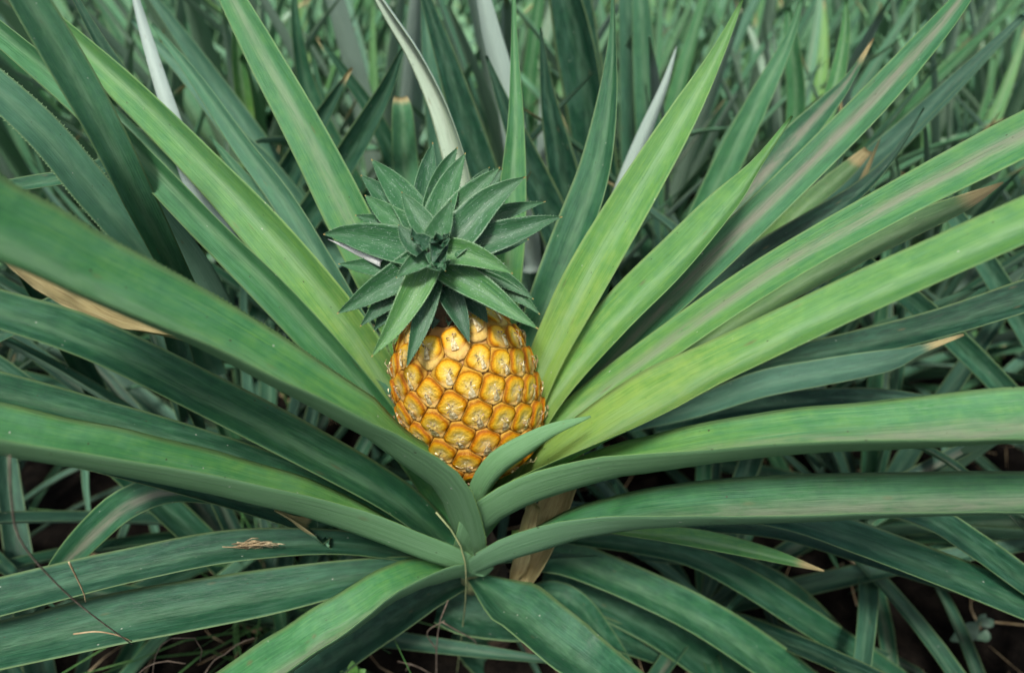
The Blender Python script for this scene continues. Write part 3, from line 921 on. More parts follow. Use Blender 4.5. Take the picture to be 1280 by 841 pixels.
# leaves of the fruiting plant: (px, py, forward distance, width px) from base to tip
A = (50, 50)
ML = [
    # left
    dict(p=[(594, 705, .376, 26), (588, 660, .358, 44), (563, 598, .338, 64), (495, 548, .328, 74), (410, 492, .322, 82), (275, 412, .315, 96), (135, 345, .30, 108), (0, 278, .285, 110), (-170, 200, .268, 100)], th=(114, 64, 44), fold=(34, 32), tone=.66, spines=.0015),
    dict(p=[(575, 660, .40, 30), (540, 590, .43, 44), (475, 482, .46, 60), (420, 402, .48, 62), (340, 302, .52, 56), (250, 205, .57, 46), (170, 125, .62, 40), (95, 55, .66, 30), (20, -15, .71, 14)], th=(-25, -25), fold=(26, 22), tone=.80),
    dict(p=[(570, 665, .395, 26), (520, 580, .415, 34), (440, 478, .425, 40), (350, 378, .44, 42), (260, 288, .46, 38), (170, 195, .485, 36), (80, 110, .52, 34), (-40, 10, .57, 26)], th=(-28, -28), fold=(30, 26), tone=.55),
    dict(p=[(575, 690, .385, 26), (505, 626, .372, 42), (410, 570, .365, 50), (275, 500, .355, 54), (120, 425, .345, 54), (0, 386, .335, 50), (-140, 345, .325, 44)], th=(30, 28), fold=(26, 24), tone=.34),
    dict(p=[(565, 690, .39, 24), (420, 614, .372, 34), (260, 558, .36, 40), (100, 513, .345, 44), (0, 488, .335, 50), (-120, 458, .325, 46)], th=(30, 30), fold=(26, 24), tone=.30),
    dict(p=[(606, 712, .362, 12), (585, 702, .346, 22), (540, 684, .340, 31), (430, 640, .33, 38), (300, 602, .31, 45), (150, 568, .29, 54), (0, 540, .275, 64), (-140, 514, .262, 62)], th=(106, 72, 60), fold=(40, 38), tone=.66),
    dict(p=[(570, 700, .40, 26), (520, 690, .395, 32), (430, 664, .385, 32), (340, 634, .375, 32), (240, 604, .365, 34), (120, 575, .355, 30), (0, 552, .345, 20)], th=(35, 35), fold=(26, 24), tone=.14),
    dict(p=[(540, 690, .41, 20), (400, 642, .405, 24), (290, 618, .395, 30), (215, 610, .38, 36), (160, 628, .362, 40), (118, 662, .35, 38), (78, 706, .34, 30), (60, 735, .335, 18)], th=(35, 10), fold=(24, 20), tone=.32, pink=.7),
    dict(p=[(500, 690, .375, 18), (465, 682, .37, 24), (430, 676, .365, 24), (395, 662, .36, 16), (368, 648, .356, 6), (344, 637, .352, 2)], th=(20, 60), fold=(30, 40), tone=.22, dry=.3),
    dict(p=[(570, 705, .385, 20), (480, 684, .37, 26), (400, 676, .352, 32), (280, 683, .33, 42), (150, 709, .305, 46), (0, 746, .285, 52), (-120, 775, .27, 50)], th=(32, 32), fold=(24, 22), tone=.16),
    dict(p=[(590, 712, .38, 16), (540, 708, .365, 26), (460, 716, .34, 38), (330, 740, .31, 60), (150, 772, .28, 68), (0, 806, .26, 64), (-120, 830, .25, 56)], th=(26, 26), fold=(22, 20), tone=.22),
    dict(p=[(606, 712, .372, 10), (565, 710, .345, 24), (495, 730, .312, 52), (425, 775, .28, 72), (350, 825, .255, 84), (260, 890, .23, 88), (180, 960, .21, 80)], th=(90, 56, 50), fold=(34, 32), tone=.58, pink=.5),
    dict(p=[(590, 722, .385, 16), (550, 738, .372, 34), (490, 772, .35, 52), (420, 818, .325, 60), (330, 885, .29, 60)], th=(30, 30), fold=(26, 24), tone=.12),
    # front
    dict(p=[(548, 756, .39, 44), (580, 766, .385, 56), (630, 772, .385, 58), (690, 778, .385, 50), (760, 792, .385, 40), (830, 820, .385, 24)], th=(25, 25), fold=(24, 24), tone=.16),
    dict(p=[(592, 720, .375, 14), (640, 748, .335, 48), (690, 788, .30, 68), (742, 832, .27, 74), (820, 900, .24, 76), (900, 980, .22, 70)], th=(38, 36), fold=(26, 24), tone=.30),
    dict(p=[(655, 745, .42, 20), (690, 738, .41, 26), (722, 754, .395, 30), (755, 795, .375, 28), (790, 850, .35, 24)], th=(20, 20), fold=(26, 24), tone=.28),
    dict(p=[(655, 690, .425, 44), (700, 694, .42, 48), (760, 716, .405, 46), (860, 762, .375, 50), (950, 818, .35, 54), (1040, 885, .33, 48)], th=(25, 25), fold=(30, 26), tone=.34),
    dict(p=[(680, 720, .44, 30), (740, 746, .43, 40), (820, 784, .405, 52), (890, 830, .385, 54), (980, 895, .365, 46)], th=(25, 25), fold=(24, 24), tone=.22),
    dict(p=[(700, 750, .47, 24), (760, 784, .46, 38), (830, 832, .44, 42), (920, 895, .42, 40)], th=(25, 25), fold=(24, 24), tone=.08),
    dict(p=[(570, 790, .45, 40), (600, 820, .44, 50), (650, 860, .42, 50), (700, 920, .40, 40)], th=(25, 25), fold=(24, 24), tone=.10),
    # right
    dict(p=[(580, 700, .366, 24), (592, 652, .352, 40), (640, 616, .346, 41), (720, 588, .337, 44), (850, 561, .32, 58), (1000, 538, .305, 74), (1150, 528, .293, 92), (1280, 522, .285, 100), (1440, 516, .275, 96)], th=(116, 70, 50), fold=(38, 30), tone=.70, pink=.6),
    dict(p=[(576, 716, .362, 10), (596, 702, .346, 20), (640, 680, .336, 31), (740, 650, .325, 44), (850, 632, .31, 60), (1000, 622, .297, 66), (1150, 618, .288, 68), (1280, 616, .28, 68), (1440, 612, .27, 62)], th=(106, 60, 48), fold=(38, 34), tone=.46, pink=.55),
    dict(p=[(592, 668, .385, 24), (640, 608, .378, 32), (720, 548, .367, 42), (820, 487, .36, 50), (950, 425, .355, 53), (1100, 355, .355, 56), (1280, 275, .355, 60), (1420, 210, .36, 56)], th=(105, 44, 32), fold=(30, 24), tone=.86),
    dict(p=[(592, 660, .352, 22), (600, 614, .350, 30), (622, 581, .349, 35), (655, 557, .350, 28), (692, 535, .354, 15), (738, 520, .36, 2)], th=(150, 125), fold=(26, 34), n=18, tone=.75),
    dict(p=[(600, 660, .40, 20), (650, 580, .41, 28), (720, 512, .425, 36), (830, 430, .44, 41), (960, 342, .455, 45), (1100, 262, .47, 48), (1280, 168, .49, 56), (1420, 98, .505, 50)], th=(22, 22), fold=(24, 20), tone=.74, pink=.65),
    dict(p=[(605, 655, .41, 20), (650, 580, .425, 26), (710, 508, .445, 34), (800, 412, .47, 37), (900, 314, .505, 43), (1000, 217, .55, 42), (1090, 127, .59, 40), (1170, 38, .64, 30), (1225, -30, .69, 14)], th=(15, 15), fold=(22, 20), tone=.48, pink=.8),
    dict(p=[(600, 650, .405, 20), (645, 570, .42, 28), (690, 490, .435, 34), (760, 402, .455, 46), (840, 322, .475, 48), (905, 252, .495, 36), (945, 205, .508, 14), (990, 145, .52, 3)], th=(20, 40), fold=(26, 40), tone=.86),
    dict(p=[(600, 640, .41, 24), (645, 540, .43, 36), (682, 447, .45, 44), (730, 352, .475, 55), (790, 250, .51, 51), (850, 150, .545, 38), (895, 70, .575, 18), (928, 0, .60, 3)], th=(12, 12), fold=(24, 30), tone=.90),
    dict(p=[(610, 630, .425, 20), (660, 535, .44, 26), (710, 452, .455, 27), (742, 394, .465, 14), (763, 354, .472, 2)], th=(10, 10), fold=(26, 30), tone=.40),
    # back
    dict(p=[(600, 600, .44, 30), (640, 490, .48, 36), (680, 385, .52, 46), (712, 300, .56, 48), (742, 215, .60, 40), (758, 130, .64, 26), (765, 50, .68, 10), (766, -20, .71, 3)], th=(5, 30), fold=(26, 36), tone=.36),
    dict(p=[(600, 560, .46, 30), (625, 420, .52, 36), (637, 320, .56, 36), (641, 240, .60, 34), (645, 150, .64, 20), (643, 60, .69, 9), (642, -30, .74, 3)], th=(5, 5), fold=(24, 34), tone=.66),
    dict(p=[(560, 590, .43, 30), (520, 460, .465, 44), (470, 345, .505, 54), (428, 258, .54, 56), (380, 163, .58, 50), (330, 72, .625, 42), (292, 2, .66, 32), (262, -50, .69, 20)], th=(-14, -14), fold=(24, 22), tone=.68, pink=.25),
    dict(p=[(575, 560, .47, 26), (575, 400, .53, 30), (578, 260, .60, 30), (556, 160, .645, 27), (522, 80, .69, 19), (480, 12, .73, 11), (455, -30, .76, 3)], th=(-30, -60), fold=(30, 34), tone=.74, pale=.85, pink=.3),
    dict(p=[(560, 600, .43, 24), (500, 490, .46, 32), (440, 400, .50, 36), (400, 330, .54, 34), (352, 250, .59, 30), (300, 180, .64, 24), (245, 100, .70, 16), (190, 30, .76, 4)], th=(-20, -20), fold=(24, 22), tone=.36, pale=.25),
    # lower right, fanning out behind the front leaves
    dict(p=[(640, 668, .385, 10), (720, 656, .37, 12), (800, 663, .36, 18), (880, 674, .352, 24), (960, 692, .346, 18), (1030, 713, .34, 2)], th=(30, 30), fold=(26, 26), tone=.78, dry=.08),
    dict(p=[(760, 640, .40, 16), (880, 634, .385, 24), (980, 645, .37, 34), (1060, 668, .36, 42), (1160, 705, .35, 44), (1280, 752, .34, 46), (1400, 800, .33, 42)], th=(30, 30), fold=(26, 24), tone=.18),
    dict(p=[(960, 610, .42, 20), (1080, 622, .40, 30), (1160, 645, .385, 33), (1215, 678, .37, 34), (1285, 728, .355, 33), (1370, 790, .34, 28)], th=(28, 28), fold=(24, 24), tone=.16),
    dict(p=[(700, 670, .44, 16), (790, 680, .43, 22), (860, 694, .42, 26), (930, 726, .41, 35), (1005, 773, .395, 35), (1085, 824, .385, 32), (1170, 880, .375, 24)], th=(30, 30), fold=(24, 24), tone=.24),
    dict(p=[(800, 690, .46, 20), (900, 700, .45, 28), (980, 735, .44, 30), (1050, 800, .43, 28), (1110, 860, .42, 22)], th=(30, 30), fold=(24, 24), tone=.10),
    dict(p=[(700, 660, .45, 20), (820, 650, .435, 30), (960, 655, .42, 36), (1080, 690, .41, 34), (1180, 725, .40, 24), (1240, 745, .39, 4)], th=(40, 40), fold=(28, 28), tone=.08),
]
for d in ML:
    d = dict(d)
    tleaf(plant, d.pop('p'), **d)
# old dead leaf sheath on the stem
o = tleaf(plant, [(722, 560, .40, 34), (706, 600, .396, 38), (689, 645, .392, 42), (670, 690, .388, 37), (652, 730, .384, 18)], th=(5, 25), n=15, fold=(50, 46), name='dead_leaf_base', tone=.3, brown=.92, wavy=.015)
tag(o, 'torn brown papery leaf base')
o = tleaf(plant, [(668, 628, .386, 16), (660, 655, .384, 22), (652, 690, .381, 24), (645, 716, .379, 14), (641, 735, .378, 3)], th=(20, 40), fold=(40, 46), n=16, name='dead_leaf_base', tone=.2, brown=.95, wavy=.06)
tag(o, 'narrow dark brown leaf base')
o = tube_obj('dry_stalk', [at(632, 735, .378), at(645, 775, .366), at(656, 800, .36), at(668, 820, .357)], 0.0045, 0.0065, M_STEM, plant, 8, 8)
# dead golden leaf
o = tleaf(plant, [(240, 425, .405, 5), (205, 414, .395, 9), (172, 404, .388, 16), (135, 390, .38, 26), (95, 370, .375, 34), (48, 348, .37, 26), (2, 322, .365, 5)], th=(50, 10), fold=(50, 34), name='dead_leaf', tone=.3, brown=1.0, wavy=.07)
tag(o, 'withered golden brown leaf')

# ------------------------------------------------------------------ neighbouring plants
NEAR = []


def neighbour(loc, label, leaves):
    e = empty('pineapple_plant', loc, label, 'pineapple plant', 'pineapple plants without fruit')
    for d in leaves:
        d = dict(d)
        tleaf(e, d.pop('p'), **d)
    NEAR.append(e)
    return e


nb_left = neighbour((-0.42, 0.62, 0), 'dark bluish pineapple plant crowding the fruiting plant on its left, serrated leaves', [
    dict(p=[(260, 420, .54, 26), (215, 330, .485, 34), (170, 240, .462, 42), (130, 160, .46, 46), (80, 72, .465, 50), (25, -20, .47, 46)], th=(10, 10), fold=(24, 22), tone=.42, pale=.15),
    dict(p=[(270, 470, .58, 30), (225, 375, .55, 40), (170, 300, .535, 46), (115, 236, .53, 50), (50, 160, .53, 48), (-40, 80, .53, 44)], th=(12, 12), fold=(24, 22), tone=.40, pale=.5, spines=.0016),
    dict(p=[(300, 430, .57, 30), (250, 340, .55, 36), (205, 275, .53, 30), (170, 220, .515, 20), (130, 150, .50, 8), (110, 100, .49, 2)], th=(150, 150), fold=(24, 22), tone=.0),
    dict(p=[(330, 360, .58, 26), (270, 282, .59, 28), (238, 215, .60, 28), (208, 125, .66, 20), (183, 45, .74, 15), (162, -30, .78, 6)], th=(170, 165), fold=(24, 26), tone=.1, pale=.95),
    dict(p=[(310, 330, .66, 24), (250, 240, .68, 30), (190, 150, .70, 26), (130, 60, .72, 16), (90, -10, .74, 8)], th=(15, 15), fold=(24, 24), tone=.2),
    dict(p=[(250, 600, .58, 26), (240, 520, .56, 30), (225, 440, .545, 30), (200, 360, .53, 24)], th=(10, 10), fold=(22, 22), tone=.12, pale=.2),
    dict(p=[(160, 560, .60, 20), (110, 470, .58, 28), (70, 400, .56, 28), (20, 320, .54, 20), (-30, 250, .52, 8)], th=(20, 20), fold=(22, 22), tone=.15),
    dict(p=[(230, 330, .56, 26), (150, 345, .54, 28), (60, 385, .52, 24), (-40, 440, .50, 16)], th=(30, 30), fold=(22, 22), tone=.15),
    dict(p=[(240, 290, .62, 16), (160, 208, .60, 20), (90, 220, .58, 18), (0, 235, .56, 16), (-70, 255, .55, 8)], th=(40, 40), fold=(22, 22), tone=.3),
])
for d in [dict(p=[(500, 500, .52, 22), (430, 415, .56, 28), (335, 325, .60, 32), (218, 220, .65, 27), (135, 135, .69, 15), (92, 85, .71, 2)], th=(-15, -15), fold=(26, 30), tone=.55, pale=.35),
          dict(p=[(440, 460, .52, 24), (330, 352, .56, 30), (235, 264, .60, 30), (150, 175, .64, 24), (60, 95, .68, 16), (-30, 15, .72, 8)], th=(5, 5), fold=(24, 24), tone=.45, pale=.4),
          dict(p=[(560, 560, .47, 22), (470, 440, .53, 28), (400, 345, .58, 30), (340, 268, .62, 24), (290, 205, .66, 12), (262, 170, .69, 2)], th=(15, 15), fold=(26, 30), tone=.40, pale=.15)]:
    tleaf(plant, d.pop('p'), **d)
nb_lb = neighbour((-0.28, 1.02, 0), 'grey green pineapple plant with two dark blades crossing left of the fruit crown', [
    dict(p=[(320, 400, .80, 26), (350, 322, .80, 30), (395, 255, .80, 34), (440, 185, .80, 32), (480, 115, .80, 20), (506, 55, .80, 2)], th=(15, 15), fold=(26, 34), tone=.16),
    dict(p=[(280, 370, .86, 24), (318, 300, .86, 30), (356, 225, .86, 34), (400, 150, .86, 22), (440, 85, .86, 3)], th=(15, 15), fold=(26, 34), tone=.12, dry=.05),
    dict(p=[(430, 330, .80, 20), (345, 220, .82, 23), (292, 168, .84, 24), (230, 92, .87, 16), (165, 25, .90, 6)], th=(-15, -15), fold=(24, 24), tone=.32, pale=.45),
    dict(p=[(420, 320, .92, 24), (330, 190, .95, 28), (272, 110, .98, 26), (215, 30, 1.0, 16), (170, -30, 1.02, 6)], th=(-15, -15), fold=(24, 24), tone=.28, pale=.30),
    dict(p=[(315, 200, 1.0, 20), (306, 130, 1.0, 22), (298, 70, 1.0, 16), (294, 20, 1.0, 4)], th=(5, 5), fold=(24, 24), tone=.80),
    dict(p=[(520, 330, .80, 30), (511, 250, .82, 34), (506, 190, .84, 32), (503, 140, .85, 26), (501, 122, .86, 16)], th=(5, 5), fold=(26, 26), tone=.55, pale=.2, dry=.04),
    dict(p=[(480, 300, 1.05, 26), (420, 190, 1.07, 28), (385, 110, 1.09, 22), (370, 30, 1.1, 12), (368, -30, 1.12, 4)], th=(5, 5), fold=(26, 26), tone=.30),
    dict(p=[(450, 260, 1.0, 20), (490, 210, 1.0, 26), (470, 150, 1.0, 20), (430, 90, 1.0, 12), (400, 50, 1.0, 3)], th=(5, 5), fold=(26, 26), tone=.22),
])
nb_b = neighbour((0.08, 1.05, 0), 'tall pineapple plant right behind the fruit, upright dark and silvery blades', [
    dict(p=[(665, 340, .86, 26), (652, 230, .88, 31), (634, 120, .90, 29), (614, 40, .92, 24), (598, -30, .94, 14)], th=(178, 172), fold=(24, 22), tone=.2, pale=.75),
    dict(p=[(745, 400, .80, 34), (722, 300, .82, 42), (702, 205, .84, 37), (684, 115, .86, 18), (676, 35, .88, 2)], th=(5, 5), fold=(26, 32), tone=.10),
    dict(p=[(745, 350, .95, 50), (742, 250, .97, 60), (733, 150, .99, 60), (716, 50, 1.01, 50), (698, -40, 1.03, 34)], th=(-25, -25), fold=(26, 24), tone=.14),
    dict(p=[(760, 330, 1.0, 40), (752, 220, 1.02, 44), (738, 120, 1.04, 40), (728, 20, 1.06, 30), (722, -40, 1.07, 18)], th=(25, 25), fold=(26, 24), tone=.10),
    dict(p=[(730, 380, .76, 34), (698, 290, .78, 42), (664, 212, .80, 36), (632, 135, .82, 18), (608, 70, .84, 3)], th=(10, 10), fold=(26, 30), tone=.10),
    dict(p=[(640, 310, .84, 30), (612, 235, .86, 36), (582, 150, .88, 36), (556, 70, .90, 26), (528, -15, .92, 12)], th=(10, 10), fold=(26, 26), tone=.14),
    dict(p=[(795, 320, 1.08, 30), (793, 220, 1.1, 34), (790, 110, 1.12, 32), (785, 10, 1.14, 24), (782, -40, 1.15, 16)], th=(0, 0), fold=(22, 22), tone=.34, pale=.35),
    dict(p=[(815, 330, 1.02, 26), (814, 220, 1.04, 33), (808, 120, 1.06, 32), (802, 20, 1.08, 24), (798, -40, 1.1, 14)], th=(0, 0), fold=(22, 22), tone=.44, pale=.25),
    dict(p=[(755, 300, .74, 12), (775, 240, .76, 17), (802, 175, .78, 18), (830, 108, .80, 10), (846, 58, .82, 2)], th=(165, 165), fold=(22, 28), tone=.2, pale=.8),
    dict(p=[(700, 350, .92, 24), (688, 260, .94, 30), (684, 190, .95, 26), (682, 120, .96, 14), (680, 60, .97, 3)], th=(175, 175), fold=(22, 26), tone=.2, pale=.7),
    dict(p=[(560, 260, .95, 24), (548, 180, .97, 26), (540, 100, .98, 22), (532, 20, 1.0, 12), (528, -30, 1.0, 4)], th=(5, 5), fold=(22, 26), tone=.35, pale=.5),
])
nb_rb = neighbour((0.44, 1.0, 0), 'mid green pineapple plant with yellow tipped blades, behind the fruiting plant to the right', [
    dict(p=[(810, 420, .74, 24), (852, 325, .77, 31), (902, 220, .80, 36), (950, 122, .83, 28), (985, 52, .86, 14), (1004, -5, .88, 3)], th=(5, 5), fold=(24, 28), tone=.52, pale=.1),
    dict(p=[(850, 360, .64, 26), (918, 262, .67, 37), (980, 190, .70, 40), (1035, 130, .73, 24), (1062, 98, .745, 12), (1092, 48, .76, 2)], th=(12, 12), fold=(26, 32), tone=.36, pink=.8, dry=.07),
    dict(p=[(760, 470, .54, 26), (850, 390, .56, 34), (925, 335, .58, 36), (1000, 288, .60, 32), (1070, 240, .62, 20), (1120, 190, .64, 8), (1155, 135, .66, 2)], th=(20, 30), fold=(26, 32), tone=.06),
    dict(p=[(800, 480, .54, 22), (960, 375, .53, 32), (1060, 320, .53, 32), (1130, 285, .535, 33), (1200, 255, .54, 22), (1254, 228, .545, 2)], th=(22, 22), fold=(26, 30), tone=.62, dry=.10, brown=.14),
    dict(p=[(930, 330, .70, 20), (1000, 262, .71, 24), (1050, 220, .72, 22), (1085, 188, .73, 12)], th=(15, 15), fold=(26, 30), tone=.65, dry=.12, brown=.14),
    dict(p=[(870, 330, .9, 18), (885, 260, .92, 24), (905, 190, .94, 20), (935, 130, .96, 8), (955, 90, .97, 2)], th=(15, 15), fold=(26, 30), tone=.45, pale=.4),
    dict(p=[(960, 260, .85, 16), (1010, 190, .87, 20), (1040, 120, .90, 22), (1055, 50, .93, 14), (1058, 0, .95, 4)], th=(5, 5), fold=(26, 30), tone=.72),
    dict(p=[(930, 320, 1.0, 20), (985, 220, 1.02, 26), (995, 130, 1.05, 24), (990, 60, 1.07, 20), (985, 10, 1.09, 8)], th=(5, 5), fold=(26, 30), tone=.55),
])
nb_r = neighbour((0.62, 0.62, 0), 'low dark pineapple plant with a grey leaf whose brown tip is frayed', [
    dict(p=[(790, 530, .52, 18), (870, 508, .51, 26), (950, 480, .50, 34), (1040, 463, .49, 34), (1110, 450, .485, 28), (1150, 437, .48, 12), (1205, 418, .475, 3)], th=(20, 20), fold=(24, 26), tone=.16, pale=.45, dry=.10),
    dict(p=[(850, 480, .56, 20), (960, 452, .54, 28), (1060, 432, .52, 34), (1170, 405, .50, 37), (1280, 370, .485, 42), (1400, 330, .47, 38)], th=(25, 25), fold=(26, 24), tone=.12),
    dict(p=[(1080, 330, .66, 24), (1140, 375, .64, 28), (1200, 430, .62, 30), (1260, 490, .60, 28), (1330, 560, .58, 20)], th=(15, 15), fold=(24, 24), tone=.20),
    dict(p=[(1180, 250, .72, 22), (1220, 310, .70, 28), (1270, 390, .68, 30), (1320, 480, .66, 26)], th=(15, 15), fold=(24, 24), tone=.25, pale=.2),
    dict(p=[(820, 530, .58, 20), (900, 512, .56, 26), (1000, 500, .54, 26), (1100, 495, .53, 20), (1180, 500, .52, 4)], th=(30, 30), fold=(24, 24), tone=.10),
    dict(p=[(940, 300, .80, 20), (1040, 235, .78, 26), (1120, 170, .78, 24), (1200, 95, .78, 16), (1280, 20, .78, 8)], th=(20, 20), fold=(24, 26), tone=.10, pale=.3),
    dict(p=[(980, 280, .86, 20), (1080, 215, .86, 24), (1170, 130, .86, 20), (1250, 50, .86, 12), (1300, 0, .86, 6)], th=(20, 20), fold=(24, 26), tone=.14, pale=.35),
])

# shared blades for the rows further off, bending outwards in the local XZ plane
VAR = []


def row_blade(bend, a0, seed):
    rnd = random.Random(seed)
    n = 14
    P, W, N, F = [], [], [], []
    ang = a0
    p = Vector((0.012, 0, 0))
    tw = rnd.uniform(-0.5, 0.5)
    for i in range(n):
        k = i / (n - 1)
        P.append(p.copy())
        d = Vector((math.sin(ang), 0, math.cos(ang)))
        nn = Vector((-math.cos(ang), 0, math.sin(ang)))
        a = tw * k
        N.append(nn * math.cos(a) + Vector((0, 1, 0)) * math.sin(a))
        p = p + d / (n - 1)
        ang += bend * (0.3 + 1.4 * k) / (n - 1)
        p.y += math.sin(k * 3 + seed) * 0.004
        W.append(0.058 * min(1, 0.35 + k / 0.16) * max(0.04, (1 - k ** 2.4) ** 0.8))
        F.append(R(28 + 10 * k))
    return blade_mesh('leaf', P, W, N, F, 0.003, 0.0, 0.02, seed)


for bi, (bend, a0) in enumerate([(0.15, 0.0), (0.4, 0.0), (0.7, 0.0), (1.1, 0.0), (1.6, 0.0), (2.1, 0.0), (0.25, 0.0), (0.9, 0.0)]):
    VAR.append((bend, row_blade(bend, a0, 40 + bi)))


def blocked(M):
    """True when a blade would hang between the lens and the fruiting plant"""
    for k in (0.15, 0.35, 0.55, 0.75, 0.95):
        pt = M @ Vector((0.25 * k * k, 0, k))
        x, y, t = proj(pt)
        if t < 0.02:
            continue
        if (pt - CAM).length < 0.25:
            return True
        if -60 < x < 1340 and -60 < y < 900:
            lim = 0.80 if y < 480 else 0.62
            if 250 < x < 1000 and y > 480:
                lim = 0.70
            if t < lim:
                return True
    return False


def fill_plant(e, n, size, rnd, tone0=0.3, width=1.0, low=R(8), high=R(78), pale0=0.14):
    cnt = 0
    base = e.location
    az = rnd.uniform(0, 6.28)
    for i in range(n):
        az += 2.39996 + rnd.uniform(-0.25, 0.25)
        k = (i + 0.5) / n
        tilt = low + (high - low) * k ** 1.1 + rnd.uniform(-0.1, 0.1)
        bend, me = VAR[rnd.choice((0, 1, 6, 2) if k < 0.45 else (1, 2, 7, 3, 4) if k < 0.8 else (3, 4, 5))]
        L = size * rnd.uniform(0.75, 1.08) * (0.8 + 0.35 * math.sin(math.pi * min(1, k + 0.15)))
        wv = width * rnd.uniform(0.8, 1.15)
        M = (Matrix.Translation((base.x, base.y, 0.05 + 0.10 * (1 - k) * size)) @ Matrix.Rotation(az, 4, 'Z') @ Matrix.Rotation(tilt, 4, 'Y')
             @ Matrix.Rotation(rnd.uniform(-0.3, 0.3), 4, 'Z') @ Matrix.Diagonal((L, L * wv, L, 1)))
        if blocked(M):
            continue
        o = bpy.data.objects.new('leaf', me)
        COL.objects.link(o)
        o.parent = e
        o.matrix_local = Matrix.Translation(-base) @ M
        set_props(o, tone=max(0, min(1, rnd.gauss(tone0, 0.16))), pink=max(0, rnd.gauss(0, 0.25)), pale=max(0, min(0.8, rnd.gauss(pale0, 0.18))),
                  dry=rnd.choice((0, 0, 0, 0, 0.03, 0.07)))
        cnt += 1
    return cnt


rnd = random.Random(11)
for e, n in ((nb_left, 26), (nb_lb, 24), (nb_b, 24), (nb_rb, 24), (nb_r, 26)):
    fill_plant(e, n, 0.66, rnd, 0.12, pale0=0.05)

FAR = []
# rows run left to right, plants get younger and smaller farther off
yy = 1.42
row = 0
while yy < 3.9:
    half = 0.72 * yy + (0.42 if yy < 2.9 else 0.05)
    step = 0.33 + 0.015 * row
    x = -half + rnd.uniform(0, step)
    while x < half:
        FAR.append((x + rnd.uniform(-0.06, 0.06), yy + rnd.uniform(-0.09, 0.09), row))
        x += step * rnd.uniform(0.85, 1.2)
    yy += 0.36 + 0.045 * row
    row += 1
SIDE = [(-0.36, 0.46), (0.30, 0.48), (-0.52, 0.80), (0.56, 0.84), (-0.95, 0.62), (-0.85, 1.0), (-0.60, 0.28), (-1.25, 1.05), (0.98, 0.66), (0.88, 1.02), (1.28, 1.08), (0.66, 0.26), (-0.62, 1.30), (-1.0, 0.2), (1.0, 0.2),
        (0.30, 0.80), (-0.20, 0.74)]
SIDE_LABEL = ['low shaded pineapple plant under the left leaves of the fruiting plant', 'low shaded pineapple plant under the right leaves of the fruiting plant',
              'dark pineapple plant between the bluish serrated plant and the crossing blades', 'dark pineapple plant between the yellow tipped blades and the frayed grey leaf',
              'dark pineapple plant at the left edge beside the bluish serrated plant', 'tangled grey green pineapple plant beyond the bluish serrated one on the left',
              'shaded pineapple plant under the low leaves at the left edge', 'pineapple plant with thin blades at the upper left edge',
              'dark pineapple plant at the right edge behind the broad horizontal leaves', 'grey green pineapple plant right of the yellow tipped blades',
              'pineapple plant with narrow bluish blades at the upper right edge', 'shaded pineapple plant under the broad horizontal leaves on the right',
              'pineapple plant behind the two dark crossing blades left of the crown', 'shaded pineapple plant in the lower left corner of the clump',
              'shaded pineapple plant in the lower right corner of the clump', 'small pineapple plant in the shade right behind the bright leaves right of the fruit',
              'small pineapple plant in the shade behind the leaves left of the fruit']
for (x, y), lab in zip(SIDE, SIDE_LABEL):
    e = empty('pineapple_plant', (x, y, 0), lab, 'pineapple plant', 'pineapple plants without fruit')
    c = fill_plant(e, 22 if y < 0.9 else 34, 0.62, rnd, 0.04 if y < 0.9 else 0.2, pale0=-0.05 if y < 0.9 else 0.2)  # nearest plants get darker leaf colour, standing in for shade low down
    if c == 0:
        bpy.data.objects.remove(e)
ROWW = ['nearest', 'second', 'third', 'fourth', 'fifth', 'sixth', 'seventh', 'eighth', 'ninth', 'last', 'last']
ZONE = ['far left', 'left', 'middle', 'right', 'far right']
NTH = ['first', 'second', 'third', 'fourth', 'fifth', 'sixth', 'seventh', 'eighth', 'ninth', 'tenth']
FAR.sort(key=lambda q: (q[2], q[0]))
ZCOUNT = {}
for x, y, row in FAR:
    zi = max(0, min(4, int((x / y / 0.95 + 1) * 2.5)))
    ZCOUNT[row, zi] = ZCOUNT.get((row, zi), 0) + 1
    nth = NTH[ZCOUNT[row, zi] - 1]
    s = max(0.56, 0.74 - 0.022 * row) * rnd.uniform(0.85, 1.15)
    zone = ZONE[zi]
    lab = 'blurred mint green pineapple plant, %s from left at %s of the %s row behind' % (nth, zone, ROWW[row])
    e = empty('pineapple_plant', (x, y, 0), lab, 'pineapple plant', 'pineapple plants of the %s row, %s' % (ROWW[row], zone))
    fill_plant(e, 36 if row < 3 else 32 if row < 5 else 24, s, rnd, 0.60, 1.4, high=R(40), pale0=0.38)

